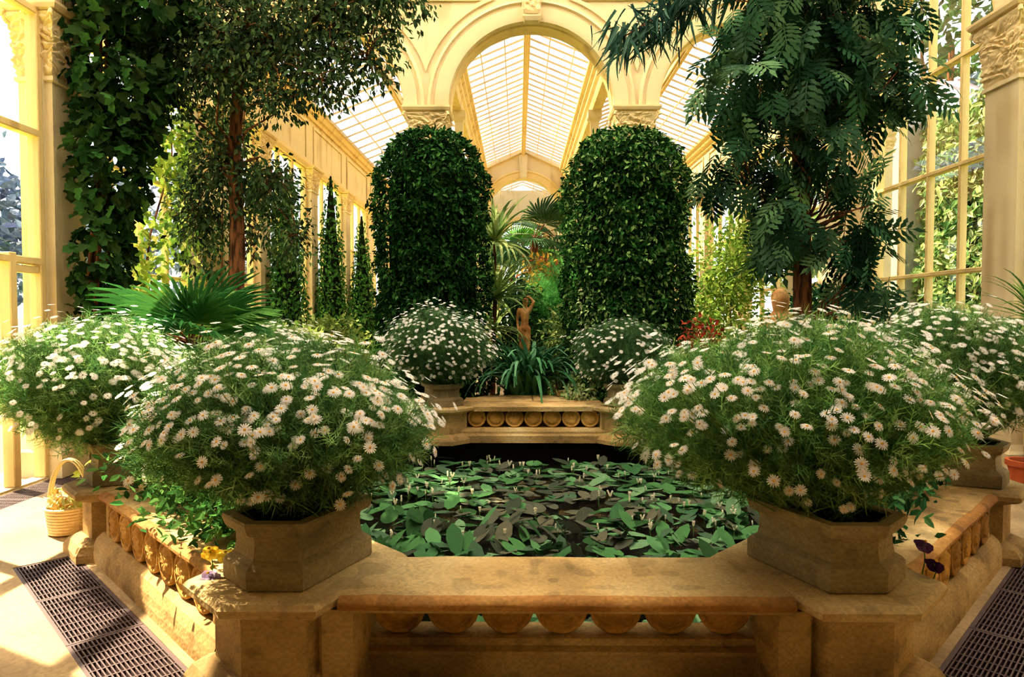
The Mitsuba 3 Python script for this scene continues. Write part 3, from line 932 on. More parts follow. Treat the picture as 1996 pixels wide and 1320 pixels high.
PLAN = np.array([[.37, 0], [.28, .217], [-.21, .217], [-.30, 0], [-.21, -.217], [.28, -.217]])
WHERE = ['at the front corner beside the yellow pansies', 'at the front corner beside the purple pansy', 'at the shaded side corner by the dwarf wall',
         'at the rear side corner on the leafy side', 'at the rear corner below the brighter ivy pillar', 'at the rear corner below the darker ivy pillar',
         'at the rear side corner on the garden side', 'at the sunny side corner by the basket']
PLANTER_Z = .46
for i in range(8):
    r = V8[i] - POND_C
    r = r / np.linalg.norm(r)
    tt = np.array([-r[1], r[0]])
    plan = V8[i] + PLAN[:, :1] * r + PLAN[:, 1:] * tt
    t = thing('pedestal', 'octagonal stone pedestal ' + WHERE[i], 'pedestal')
    off = .05 if i in (0, 1) else .03
    put('shaft', loft(plan, [(off - .02, .0), (off - .02, .39)]), 'coping_stone', t)
    put('cap', loft(plan, [(off, .375), (off + .02, .385), (off + .06, .40), (off + .085, .415), (off + .09, .445), (off + .07, .463)]), 'coping_stone', t)
    put('base', loft(plan, [(off + .09, .0), (off + .09, .05), (off + .06, .095), (off + .0, .12)]), 'coping_stone', t)
    t = thing('planter', 'moulded stone planter ' + WHERE[i], 'planter')
    z = PLANTER_Z + .004
    put('body', loft(plan, [(-.006, z), (0, z + .008), (0, z + .085), (-.012, z + .10), (-.038, z + .118), (-.044, z + .15), (-.046, z + .195), (-.040, z + .215), (-.012, z + .228), (-.004, z + .245), (.004, z + .272), (0, z + .284), (-.045, z + .286), (-.055, z + .270), (-.06, z + .20)], top=True), 'planter_stone', t)
    put('liner', loft(plan, [(-.058, z + .19), (-.056, z + .275), (-.064, z + .279), (-.07, z + .205)], top=False, bottom=False), 'liner', t)
    sv = loft(plan, [(-.066, z + .20), (-.066, z + .235)]).subdivide_to_size(.06)
    vv = sv.vertices.copy()
    vv[:, 2] += np.where(vv[:, 2] > z + .23, .02 * meshkit.noise(vv * 25, i), 0)
    put('soil', trimesh.Trimesh(vv, sv.faces, process=False), 'soil', t)

# --- floating leaves and white flowers on the water
rng = np.random.default_rng(77)
PAD_OVAL = tmpl([[0, -.5, 0], [-.16, -.36, .01], [.16, -.36, .01], [-.25, 0, .02], [.25, 0, .02], [-.2, .28, .01], [.2, .28, .01], [0, .52, -.02], [0, 0, -.015]],
                [[8, 0, 2], [8, 2, 4], [8, 4, 6], [8, 6, 7], [8, 7, 5], [8, 5, 3], [8, 3, 1], [8, 1, 0]])
A = np.linspace(.22, 2 * np.pi - .22, 13)
PAD_ROUND = tmpl([[0, 0, -.01]] + [[.40 * math.sin(a), .40 * math.cos(a), .012 * math.sin(3 * a)] for a in A], [[0, i + 2, i + 1] for i in range(12)])
inside = Polygon(offset_poly(V8, -.16))
pts = []
while len(pts) < 1600:
    x, y = rng.uniform(-2.6, 3.0), rng.uniform(3.2, 8.62)
    if inside.contains(Point(x, y)) and not (y > 8.35 and rng.random() < .75):
        pts.append([x, y])
pts = np.array(pts)
view = (pts[:, 1] > 5.0) & (np.abs(pts[:, 0] - .27) < .62 * (pts[:, 1] - 2.6))
order = np.argsort(np.where(view, pts[:, 1], 100 + pts[:, 1]))
pts = pts[order]
nP = len(pts)
isr = rng.random(nP) < .28
heading = rng.uniform(0, 2 * np.pi, nP)
tilt = np.abs(rng.normal(0, .16, nP)) + np.where((pts[:, 1] < 6.1) & (rng.random(nP) < .45), rng.uniform(.2, .75, nP), 0)
size = np.where(isr, rng.uniform(.17, .27, nP), rng.uniform(.17, .30, nP))
lift = WATER + .006 + rng.uniform(0, .035, nP) + np.sin(tilt) * size * .4
D = np.c_[np.cos(heading) * np.cos(tilt), np.sin(heading) * np.cos(tilt), np.sin(tilt)]
N = np.c_[-np.cos(heading) * np.sin(tilt), -np.sin(heading) * np.sin(tilt), np.cos(tilt)]
R = frames(D, N)
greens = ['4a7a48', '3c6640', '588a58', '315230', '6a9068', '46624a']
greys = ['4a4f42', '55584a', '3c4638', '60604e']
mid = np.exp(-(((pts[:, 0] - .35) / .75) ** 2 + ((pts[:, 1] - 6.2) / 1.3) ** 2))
usegrey = rng.random(nP) < .12 + .72 * mid
variants = {}
for shape, tm in (('r', PAD_ROUND), ('o', PAD_OVAL)):
    for gi, h in enumerate(greens + greys):
        v, f = tm
        variants[shape, gi] = mikit.ply((v, f), 'glossy_leaf', color=np.tile(lin(h), (len(v), 1)))
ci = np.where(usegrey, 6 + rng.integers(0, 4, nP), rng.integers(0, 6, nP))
for i in range(300):
    lab = ('grey-brown floating pond leaf in the dull patch of the pond' if usegrey[i] else 'green floating leaf among the white pond flowers') if pts[i, 1] < 7.2 else ('dull floating leaf towards the rear of the pond' if usegrey[i] else 'green floating leaf towards the rear of the pond')
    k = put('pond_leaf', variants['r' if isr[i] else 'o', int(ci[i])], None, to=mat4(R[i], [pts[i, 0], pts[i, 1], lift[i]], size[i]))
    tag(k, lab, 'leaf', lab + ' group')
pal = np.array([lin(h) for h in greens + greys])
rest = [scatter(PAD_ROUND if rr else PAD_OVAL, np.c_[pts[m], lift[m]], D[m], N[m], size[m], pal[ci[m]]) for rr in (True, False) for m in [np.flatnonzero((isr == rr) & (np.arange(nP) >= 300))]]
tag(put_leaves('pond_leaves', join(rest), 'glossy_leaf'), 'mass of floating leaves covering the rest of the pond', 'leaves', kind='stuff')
# water hawthorn flowers: a thin stalk and a forked white spike
def pond_flower(rng, sides):
    V, F = [], []
    for s in sides:
        for k in range(4):
            y = .035 + .012 * k
            c = np.array([s * (.004 + .006 * k), 0, y])
            b = len(V)
            a = rng.uniform(0, 6.28)
            for q in range(3):
                aa = a + q * 2.09
                V.append(c + np.array([.011 * math.cos(aa), .011 * math.sin(aa), .004]))
            V.append(c + [0, 0, .014])
            V.append(c - [0, 0, .008])
            F += [[b, b + 1, b + 3], [b + 1, b + 2, b + 3], [b + 2, b, b + 3], [b + 1, b, b + 4], [b + 2, b + 1, b + 4], [b, b + 2, b + 4]]
    return np.array(V), np.array(F)


stalk = mikit.ply(tube([[0, 0, -.06], [0, 0, .04]], .003, 4), None and 'leaf' or 'leaf', color=np.tile(lin('6f9a4a'), (8, 1)))
heads = []
for k in range(3):
    v, f = pond_flower(np.random.default_rng(k), ((.2,), (-1, .7), (.4, -.3))[k])
    heads.append(mikit.ply((v, f), 'petal', color=np.tile(lin('f3efdc'), (len(v), 1))))
cnt = 0
fl = np.random.default_rng(5)
while cnt < 130:
    y = fl.uniform(5.25, 8.5)
    x = fl.uniform(-1.5, 2.3)
    if not inside.contains(Point(x, y)) or (abs(x - .25) < .55 and y < 7.2 and fl.random() < .8):
        continue
    lab = 'small white forked pond flower standing above the leaves' if y < 6.8 else 'small white pond flower near the rear parapet'
    t = thing('pond_flower', lab, 'flower', lab + ' group')
    s = fl.uniform(.7, 1.25)
    a = fl.uniform(0, 6.28)
    Rz = np.array([[math.cos(a), -math.sin(a), 0], [math.sin(a), math.cos(a), 0], [0, 0, 1]])
    put('stalk', stalk, None, t, to=mat4(Rz, [x, y, WATER + .05], s))
    put('head', heads[cnt % 3], None, t, to=mat4(Rz, [x, y, WATER + .05], s))
    cnt += 1
# ------------------------------------------------------------------ daisies in the planters
def daisy_parts(seed, npet=15):
    rng = np.random.default_rng(seed)
    V, F = [], []
    dr_ = rng.uniform(-.25, .2)
    for i in range(npet):
        a = 2 * np.pi * i / npet + rng.uniform(-.06, .06)
        L = rng.uniform(.9, 1.05)
        c, s = math.cos(a), math.sin(a)
        b = len(V)
        for r, w, z in ((.15, .05, .02), (.62, .115, .03 + .3 * dr_), (.92, .085, .6 * dr_), (1.0, .0, .8 * dr_)):
            r *= L
            for q in ((-1, 1) if w else (0,)):
                V.append([c * r - s * w * q, s * r + c * w * q, z])
        F += [[b, b + 1, b + 3], [b, b + 3, b + 2], [b + 2, b + 3, b + 5], [b + 2, b + 5, b + 4], [b + 4, b + 5, b + 6]]
    eye = lathe([(.20, -.01), (.19, .07), (.11, .11), (.0, .12)], 8)
    return (np.array(V), np.array(F)), eye


PET, EYE = [], []
for k in range(4):
    (v, f), e = daisy_parts(k)
    PET.append(mikit.ply((v, f), 'petal', color=np.tile(lin(['fbf8f4', 'fdfbf8', 'f8f3ec', 'fbf7f1'][k]), (len(v), 1))))
    EYE.append(mikit.ply(e, 'flower_eye'))
SPRAYS = [needle_spray(np.random.default_rng(s)) for s in range(3)]


def rot_to(nrm, spin):
    nrm = nrm / np.linalg.norm(nrm)
    ref = np.array([math.cos(spin), math.sin(spin), 0.02])
    x = np.cross(ref, nrm)
    x /= np.linalg.norm(x)
    return np.stack([x, np.cross(nrm, x), nrm], 1)


def daisy_bush(base, c, rx, ry, hu, hd, nf, nspray, fsize, label, seed, extra=420, eyes=True, cols=('6a9250', '4d7c44', '88ac66', '385f36'), lowfl=.10, nstem=260, bright=1.0):
    rng = np.random.default_rng(seed)
    t = thing('daisy_bush', label, 'daisy bush', 'daisy bushes in the stone planters')
    base, c = np.array(base, float), np.array(c, float)

    def shape(d):
        bump = .76 + .30 * meshkit.noise(d * 2.2 + seed, seed) + .20 * meshkit.noise(d * 5.0 + seed, seed + 1)
        nar = np.where(d[:, 2] < 0, 1 + .16 * d[:, 2], 1.0)
        return np.c_[d[:, 0] * rx * nar, d[:, 1] * ry * nar, np.where(d[:, 2] > 0, hu, hd) * d[:, 2]] * bump[:, None]
    # flowers
    d = dirs(rng, (nf + extra) * 8)
    keep = (d[:, 2] > .12) | ((d[:, 2] > -.75) & (rng.random(len(d)) < lowfl * 3.0))
    keep &= ~((d[:, 1] > .55) & (d[:, 2] < .3))
    d = d[keep][:nf + extra]
    order = np.argsort(d[:, 1] + .5 * np.abs(d[:, 2]) * (rng.random(len(d)) - .2))
    d = d[order]
    P = c + shape(d) * (rng.uniform(.88, 1.10, len(d)) + np.where(d[:, 2] > .25, rng.random(len(d)) ** 3 * .22, 0))[:, None]
    nr = d * [1, 1, .8] + np.array([0, 0, .9]) + rng.normal(0, .28, (len(d), 3))
    nr[:, 1] -= .15
    for i in range(nf):
        s = fsize * rng.uniform(.75, 1.12)
        M = mat4(rot_to(nr[i], rng.uniform(0, 6.28)), P[i], s)
        k = int(rng.integers(0, 4))
        fk = put('flower', PET[k], None, t, to=M)
        if eyes:
            put('eye', EYE[k], None, fk, to=M)
    if extra:
        i2 = np.arange(nf, len(d))
        Vf, Ff = daisy_parts(0)[0]
        Mx = [rot_to(nr[i], rng.uniform(0, 6.28)) * fsize * rng.uniform(.75, 1.1) for i in i2]
        Vs = np.vstack([Vf @ m.T + P[i] for m, i in zip(Mx, i2)])
        Fs = np.vstack([Ff + k * len(Vf) for k in range(len(i2))])
        put('flowers', (Vs, Fs), 'petal', t, color=np.tile(lin('fbf8f4'), (len(Vs), 1)), kind='stuff')
    # stems to the flowers, gently arched, as thin three-sided tubes
    V, F, at = [], [], 0
    for i in range(min(nf, nstem)):
        a = base + np.r_[rng.normal(0, .07, 2), 0]
        n_ = nr[i] / np.linalg.norm(nr[i])
        q = (a + P[i]) / 2 + np.array([0, 0, .10]) + (P[i] - c) * [.25, .25, 0]
        tt = np.linspace(0, 1, 6)[:, None]
        path = (1 - tt) ** 2 * a + 2 * tt * (1 - tt) * q + tt ** 2 * (P[i] - n_ * .01)
        m = tube(path, np.linspace(.0035, .0016, 6), 3, cap=False)
        V.append(m.vertices)
        F.append(m.faces + at)
        at += len(m.vertices)
    V, F = np.vstack(V), np.vstack(F)
    put('stems', (V, F), 'soft_leaf', t, color=np.tile(np.array(lin('6d8a42')), (len(V), 1)), kind='stuff')
    # feathery foliage
    d = dirs(rng, nspray)
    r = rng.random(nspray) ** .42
    P = c + shape(d) * (r * .93)[:, None]
    ok = P[:, 2] > base[2] - .22
    P, d, r = P[ok], d[ok], r[ok]
    D = d * .8 + rng.normal(0, .6, d.shape) + [0, 0, .45]
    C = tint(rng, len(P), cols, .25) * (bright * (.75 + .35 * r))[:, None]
    sz = rng.uniform(.075, .155, len(P)) * (.8 + .25 * (fsize / .028))
    third = rng.integers(0, 3, len(P))
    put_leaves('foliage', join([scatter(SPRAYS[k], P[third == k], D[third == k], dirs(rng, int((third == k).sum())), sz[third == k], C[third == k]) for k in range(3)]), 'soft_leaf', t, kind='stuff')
    # woody base stems in the planter
    ws = []
    for i in range(14):
        a = base + np.r_[rng.normal(0, .06, 2), -.03]
        e = c + shape(dirs(rng, 1))[0] * .45
        e[2] = max(e[2], base[2] + .15)
        m = (a + e) / 2 + rng.normal(0, .04, 3)
        ws.append(tube([a, m, e], [.008, .006, .003], 5))
    put('woody_stems', cat_meshes(ws), 'bark', t)
    return t


PZ = PLANTER_Z + .235
daisy_bush((-.98, 3.11, PZ), (-1.07, 3.13, 1.05), .68, .55, .41, .27, 300, 9500, .0265, 'large white daisy bush in the planter beside the yellow pansies', 11, lowfl=.05)
daisy_bush((1.37, 3.11, PZ), (1.27, 3.20, 1.08), .79, .60, .46, .31, 300, 11000, .0265, 'largest white daisy bush, over the planter beside the purple pansy', 12, cols=('6e9a50', '548244', '90b468', '3c6a38'), lowfl=.08)
daisy_bush((-2.65, 4.78, PZ), (-2.98, 4.75, 1.12), .64, .60, .42, .42, 270, 8500, .026, 'sun-bleached white daisy bush by the garden door', 13, eyes=False)
daisy_bush((3.0, 4.78, PZ), (2.98, 4.78, 1.17), .64, .58, .48, .34, 270, 8000, .026, 'white daisy bush before the carved pilaster, by the spiky palm', 14, eyes=False)
daisy_bush((-.98, 8.8, PZ), (-1.03, 8.78, 1.14), .70, .55, .54, .40, 280, 7000, .027, 'compact rounded daisy bush below the darker ivy pillar', 15, eyes=False, cols=('527c4c', '40683e', '688f5a', '325432'), lowfl=.16)
daisy_bush((1.37, 8.8, PZ), (1.34, 8.78, 1.10), .60, .50, .44, .38, 240, 6500, .027, 'smaller rounded daisy bush below the brighter ivy pillar', 16, eyes=False, cols=('527c4c', '40683e', '688f5a', '325432'), lowfl=.16, extra=100)
daisy_bush((-2.65, 7.13, PZ), (-2.62, 7.05, 1.06), .60, .5, .46, .36, 150, 6500, .027, 'daisy bush behind the fan palm leaves on the garden side', 17, eyes=False)
daisy_bush((3.0, 7.13, PZ), (2.9, 7.05, 1.06), .60, .5, .50, .36, 150, 6500, .027, 'daisy bush behind the ferny tree trunk', 18, eyes=False)


# ------------------------------------------------------------------ clipped ivy pillars around the arcade columns
def ivy_pillar(cx, cy, r, z0, z1, n, label, seed, cols):
    rng = np.random.default_rng(seed)
    t = thing('clipped_ivy', label, 'ivy', 'ivy pillars of the arcade')
    prof = [(.05, z0), (.82 * r, z0), (.86 * r, z1 - .9), (.74 * r, z1 - .45), (.45 * r, z1 - .15), (.05, z1 - .08)]
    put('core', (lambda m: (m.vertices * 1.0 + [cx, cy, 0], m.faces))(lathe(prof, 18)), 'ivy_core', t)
    z = rng.uniform(z0, z1, n)
    a = rng.uniform(0, 2 * np.pi, n)
    front = np.cos(a + np.pi / 2)
    a = np.where((front < -.4) & (rng.random(n) < .75), a + np.pi, a)
    s = (z1 - z) / .85
    rr = r * np.where(s < 1, np.sqrt(np.clip(1 - .82 * (1 - s) ** 2.6, 0.02, 1)), 1.0)
    q = np.c_[np.cos(a) * r, np.sin(a) * r, z]
    rr = rr * (.78 + .26 * meshkit.fbm(q * 1.5 + seed, 2) + .24 * meshkit.noise(q * 5.5 + seed, seed)) * rng.uniform(.93, 1.06, n)
    P = np.c_[cx + rr * np.cos(a), cy + rr * np.sin(a) * .95, z]
    out = np.c_[np.cos(a), np.sin(a), np.where(s < 1, 1.2 * (1 - s), .15)]
    D = np.array([0, 0, -.6]) + rng.normal(0, .65, (n, 3)) + out * .25
    N = out + rng.normal(0, .45, (n, 3))
    put_leaves('leaves', scatter(OVAL, P, D, N, rng.uniform(.055, .10, n), tint(rng, n, cols, .25)), 'glossy_leaf', t, kind='stuff')
    return t


ivy_pillar(CX - 1.525 + .075, 10.1, .755, .3, 4.28, 17000, 'dark rounded ivy pillar hiding the arcade column by the aisle windows', 31, ('102c12', '183a19', '0c220e', '224620', '3f6c36'))
ivy_pillar(CX + 1.525 - .135, 10.1, .83, .3, 4.28, 20000, 'brighter ivy pillar hiding the arcade column by the ferny tree', 32, ('173a17', '224a20', '102a10', '305a2a', '7aa05c'))


# ------------------------------------------------------------------ leafy masses
def leaf_cloud(rng, blobs, n, tm, size, cols, droop=.4, flat=.4, hollow=.55):
    """Leaves spread through ellipsoids (centre, radii): denser towards their surfaces."""
    vol = np.array([np.prod(b[1]) ** (2 / 3) * (b[2] if len(b) > 2 else 1) for b in blobs])
    pick = rng.choice(len(blobs), n, p=vol / vol.sum())
    c = np.array([b[0] for b in blobs])[pick]
    r = np.array([b[1] for b in blobs])[pick]
    d = dirs(rng, n)
    P = c + d * r * (hollow + (1.08 - hollow) * rng.random(n) ** .7)[:, None] * (.8 + .4 * meshkit.noise(d * 2.5 + c, 3))[:, None]
    D = d * .7 + rng.normal(0, .6, (n, 3)) - [0, 0, droop]
    N = d * .5 + rng.normal(0, .5, (n, 3)) + [0, -.25, flat]
    S = rng.uniform(size[0], size[1], n)
    C = tint(rng, n, cols, .22)
    return P, D, N, S, C


def put_leaf_parts(t, tm, bsdf, data, name='leaf', n_parts=300, ncol=8, score=None):
    """The first n_parts leaves (by score) one by one, the rest as one mesh."""
    P, D, N, S, C = data
    sc = score if score is not None else S / np.maximum(P[:, 1], 1)
    order = np.argsort(-sc)
    a, b = order[:n_parts], order[n_parts:]
    R = frames(D, N)
    pal = C[a[:ncol]]
    if len(pal) < ncol:
        ncol = len(pal)
    vs = [mikit.ply(tm, bsdf, color=np.tile(c, (len(tm[0]), 1))) for c in pal]
    for j, i in enumerate(a):
        put(name, vs[j % ncol], None, t, to=mat4(R[i], P[i], S[i]))
    if len(b):
        put_leaves('foliage', scatter(tm, P[b], D[b], N[b], S[b], C[b]), bsdf, t, kind='stuff')


def twigs(rng, root, ends, r0, r1, jit=.06, sides=5, n=5):
    out = []
    for e in ends:
        e = np.asarray(e, float)
        tt = np.linspace(0, 1, n)[:, None]
        path = root * (1 - tt) + e * tt
        path[1:-1] += rng.normal(0, jit, (n - 2, 3))
        out.append(tube(path, np.linspace(r0, r1, n), sides))
    return cat_meshes(out)


# --- the dark small-leaved tree on the garden side
rng = np.random.default_rng(101)
tr = thing('tree', 'bare brown trunk carrying a dark canopy of small leaves', 'tree')
trunk = np.array([[-3.16, 7.6, 0], [-3.17, 7.6, 1.2], [-3.12, 7.6, 2.4], [-3.15, 7.6, 3.4], [-3.05, 7.55, 4.4], [-2.8, 7.5, 5.4], [-2.5, 7.5, 6.4]])
put('trunk', tube(trunk, [.10, .085, .078, .07, .062, .05, .03], 10), 'bark', tr, smooth=True)
canopy = [((-3.5, 7.5, 4.75), (.85, .6, .6)), ((-2.6, 7.3, 4.55), (.75, .6, .55)), ((-1.9, 7.2, 4.75), (.7, .5, .55), .8), ((-1.35, 7.1, 4.95), (.55, .45, .45), .7),
          ((-2.05, 7.1, 4.05), (.5, .45, .35), .55), ((-1.55, 7.1, 4.25), (.45, .4, .35), .45), ((-2.5, 7.4, 5.5), (1.4, .7, .5)), ((-3.9, 7.4, 4.2), (.5, .5, .5)), ((-3.2, 7.2, 4.2), (.6, .4, .4), .9), ((-2.5, 7.1, 3.9), (.4, .35, .35), .6),
          ((-3.3, 7.6, 3.3), (.42, .3, .65), 1.0), ((-3.65, 7.8, 2.8), (.34, .25, .7), .9), ((-2.75, 7.5, 3.1), (.34, .3, .33), .8), ((-3.0, 7.7, 2.6), (.2, .2, .5), .5), ((-2.65, 8.2, 2.6), (.2, .2, .5), .5)]
br = [np.array(b[0]) for b in canopy]
put('branches', cat_meshes([twigs(rng, trunk[4], [b], .035, .008, .08) for b in br[:6]] + [twigs(rng, trunk[5], [br[6]], .04, .01)] + [twigs(rng, trunk[3], [b], .02, .005, .06) for b in br[7:]] +
                            [twigs(rng, b, b + dirs(rng, 9) * np.array(k[1]) * .95, .009, .003, .04) for b, k in zip(br, canopy)]), 'bark', tr)
data = leaf_cloud(rng, canopy, 19000, SMALL, (.055, .10), ('2b3f2a', '3a5436', '1f3020', '46603c', '54683c'), droop=.8, hollow=.1)
P_ = data[0]
put_leaf_parts(tr, SMALL, 'leaf', data, score=np.where((P_[:, 0] > -2.1) & (P_[:, 2] < 5.2), 1, 0) + data[3])

# --- big leaved climber around the pilaster by the door
rng = np.random.default_rng(102)
cl = thing('climber', 'big leaved dark climber hanging down the pilaster by the door', 'climbing plant')
blobs = [((-4.28, 6.95, 1.2), (.22, .30, .7), .8), ((-4.25, 6.95, 2.2), (.24, .30, .7)), ((-4.15, 6.95, 3.2), (.34, .34, .7)), ((-4.05, 7.0, 4.1), (.45, .4, .7)), ((-3.9, 7.0, 4.9), (.6, .45, .5)), ((-4.0, 7.05, 3.6), (.30, .28, .40), .7)]
put_leaf_parts(cl, IVYL, 'leaf', leaf_cloud(rng, blobs, 2600, IVYL, (.09, .16), ('1a3016', '22401c', '122410', '335828', '2c4020'), droop=1.0), n_parts=300, ncol=10)
put('vines', cat_meshes([tube([[-4.3 + dx, 6.95 + dy, 0], [-4.32 + dx, 6.9 + dy, 1.5], [-4.25 + dx * .5, 6.92, 3.0], [-4.2, 6.95 + dy, 4.9]], [.03, .026, .022, .012], 6) for dx, dy in ((0, 0), (.08, -.1), (.12, .1), (-.04, -.06))]), 'bark', cl)

# --- light green vine over the garden window
rng = np.random.default_rng(103)
vn = thing('vine', 'sunlit yellow-green vine hanging over the garden window', 'climbing plant')
blobs = [((-4.45, 8.0, 1.6), (.14, .45, .5)), ((-4.45, 8.3, 2.3), (.12, .35, .5), .7), ((-4.4, 7.75, 2.6), (.14, .3, .5), .6), ((-4.4, 8.9, 2.9), (.12, .4, .7), .8), ((-4.35, 8.6, 3.8), (.2, .5, .6)), ((-4.4, 9.3, 1.7), (.14, .3, .8), .7)]
put_leaf_parts(vn, IVYL, 'leaf', leaf_cloud(rng, blobs, 1150, IVYL, (.07, .13), ('7d9a3a', '9db04c', '5d7f33', '6c8a3c', 'b0b85a'), droop=1.0), n_parts=250, ncol=10)
put('stem', cat_meshes([tube([[-4.5, 8.0, 0], [-4.5, 8.1, 1.6], [-4.48, 8.3, 2.6], [-4.45, 8.8, 3.6], [-4.4, 8.7, 4.4]], [.02, .016, .013, .01, .006], 5), tube([[-4.5, 9.3, 0], [-4.48, 9.3, 2.6], [-4.42, 9.0, 3.4]], [.018, .013, .006], 5)]), 'bark', vn)
# climber over the arcade pilaster behind the trunk
rng = np.random.default_rng(104)
cp = thing('climber', 'small leaved dark climber over the arcade pilaster behind the trunk', 'climbing plant')
blobs = [((-4.2, 9.85, 1.2), (.35, .18, .8)), ((-4.3, 9.85, 2.5), (.28, .16, .6), .6), ((-4.15, 9.85, 4.4), (.35, .2, .5), .7), ((-3.7, 9.9, 1.0), (.3, .25, .55), .7), ((-3.6, 9.9, 3.4), (.38, .3, .35), 1.0), ((-3.45, 9.95, 2.75), (.22, .2, .45), .6)]
P4 = leaf_cloud(rng, blobs, 3600, OVAL, (.06, .11), ('2d4a28', '22381f', '41602f', '374a2a'), droop=1.0)
put_leaves('foliage', scatter(OVAL, *P4), 'leaf', cp, kind='stuff')
put('vines', cat_meshes([tube([[-4.1 + d, 9.86, 0], [-4.2 + d, 9.88, 2.0], [-4.1 + d * 1.4, 9.87, 4.6]], [.02, .015, .01], 5) for d in (-.1, 0, .12)]), 'bark', cp)

# --- ivy cones on the aisle pilasters
for i, (y, top, lab) in enumerate(((12.4, 4.3, 'ivy cone climbing the first aisle pilaster'), (15.35, 4.75, 'tall ivy cone climbing the second aisle pilaster'), (18.35, 4.3, 'tall ivy cone climbing the third aisle pilaster'), (21.3, 2.5, 'short ivy cone at the foot of the fourth aisle pilaster'))):
    rng = np.random.default_rng(110 + i)
    t = thing('ivy_cone', lab, 'ivy', 'ivy cones along the aisle')
    n = 3600
    z = top * (1 - np.sqrt(rng.random(n)))
    a = rng.uniform(0, 6.28, n)
    rr = (.42 * (1 - z / top) ** .7 + .05) * rng.uniform(.8, 1.1, n)
    P = np.c_[-4.2 + rr * np.cos(a), y + rr * np.sin(a), z]
    o = np.c_[np.cos(a), np.sin(a), np.full(n, .3)]
    put_leaves('leaves', scatter(OVAL, P, rng.normal(0, .5, (n, 3)) - [0, 0, .6], o + rng.normal(0, .4, (n, 3)), rng.uniform(.07, .12, n), tint(rng, n, ('2f5a2a', '3f7034', '264a22', '56843c'), .2)), 'leaf', t, kind='stuff')
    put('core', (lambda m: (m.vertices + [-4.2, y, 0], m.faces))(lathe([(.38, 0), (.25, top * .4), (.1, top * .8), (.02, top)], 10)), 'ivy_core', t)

# --- fan palms
def fan_palm(label, p, h, nleaf, L, seed, cols, el=(.1, 1.2), stalk=.5, r0=.07, name='fan_palm'):
    rng = np.random.default_rng(seed)
    t = thing(name, label, 'palm')
    p = np.array(p, float)
    hub = p + [0, 0, h]
    put('trunk', tube([p, p + [.02, 0, h * .5], hub], [r0 * 1.2, r0, r0 * .9], 9), 'bark', t, smooth=True)
    st = []
    for i in range(nleaf):
        az = 2 * np.pi * i / nleaf * 1.0 + rng.uniform(-.25, .25) + .3
        e = rng.uniform(*el)
        d = np.array([math.cos(az) * math.cos(e), math.sin(az) * math.cos(e), math.sin(e)])
        q = hub + d * stalk * L * rng.uniform(.85, 1.1)
        st.append(tube([hub, (hub + q) / 2 + [0, 0, .02], q], [.011, .009, .007], 5))
        N = np.array([0, 0, 1.0]) * 1.2 - d * .2 + rng.normal(0, .12, 3)
        lf = fan_leaf(24, 2.7, seed * 50 + i)
        put_leaves('leaf', scatter(lf, q[None], d[None] + [[0, 0, -.1]], N[None], [L * rng.uniform(.85, 1.1)], tint(rng, 1, cols, .15)), 'leaf', t)
    put('stalks', cat_meshes(st), 'bark', t)
    return t


fan_palm('low fan palm with stiff split leaves behind the sunlit daisies', (-2.98, 6.15, 0), 1.35, 14, .70, 201, ('4a8a42', '3a783c', '66a04e', '306434'), el=(.05, 1.1), stalk=.35)
fan_palm('tall fan palm deep in the nave between the ivy pillars', (.35, 15.0, 0), 3.3, 16, .80, 202, ('5c8058', '4a6e48', '7c9a6c', '3a5a3a'), el=(-.6, 1.2), stalk=.6, r0=.10)
fan_palm('bright green fan palm beside the taller one in the nave', (-.15, 16.5, 0), 3.1, 12, .75, 203, ('6fae4a', '5c9c44', '86bb5a'), el=(-.2, 1.2), stalk=.5, r0=.08)

# --- spiky dracaena with two tufts
rng = np.random.default_rng(210)
dc = thing('dracaena', 'spiky long leaved dracaena leaning by the darker ivy pillar', 'plant')
stem = np.array([[-.42, 11.0, 0], [-.40, 11.0, 1.0], [-.37, 11.0, 1.9], [-.38, 11.0, 2.8]])
put('trunk', tube(stem, [.05, .04, .035, .025], 8), 'bark', dc, smooth=True)
vs = [mikit.ply(strap(6, .040, cu), 'leaf', color=np.tile(lin(h), (21, 1))) for cu, h in ((.5, '6f8a4e'), (.9, '87a060'), (1.3, '5b7a44'), (1.6, 'a6b878'))]
for top, nl, L in ((stem[3], 60, .95), (stem[2], 60, 1.0), (stem[1] + [0, 0, .4], 30, .8)):
    for i in range(nl):
        az, e = rng.uniform(0, 6.28), rng.uniform(-.35, 1.25)
        d = np.array([math.cos(az) * math.cos(e), math.sin(az) * math.cos(e), math.sin(e)])
        R = frames(d[None], np.array([[0, 0, 1.0]]) + rng.normal(0, .1, (1, 3)))[0]
        put('leaf', vs[i % 4], None, dc, to=mat4(R, top + d * .03, L * rng.uniform(.7, 1.1)))

# --- strap leaved clump on the rear slab
rng = np.random.default_rng(211)
ag = thing('strap_leaf_clump', 'dark arching strap leaved clump on the rear slab', 'plant')
vs = [mikit.ply(strap(8, .026, cu, .8), 'glossy_leaf', color=np.tile(lin(h), (27, 1))) for cu, h in ((2.3, '3c7048'), (2.7, '4f8a5c'), (1.9, '2c5a38'), (2.5, '6aa078'))]
for i in range(190):
    az, e = rng.uniform(0, 6.28), rng.uniform(.75, 1.45)
    d = np.array([math.cos(az) * math.cos(e), math.sin(az) * math.cos(e), math.sin(e)])
    b = np.array([.14 + rng.normal(0, .12), 10.12 + rng.normal(0, .08), .44])
    R = frames(d[None], np.array([[0, 0, 1.0]]) + rng.normal(0, .08, (1, 3)))[0]
    put('leaf', vs[i % 4], None, ag, to=mat4(R, b, rng.uniform(.95, 1.45)))

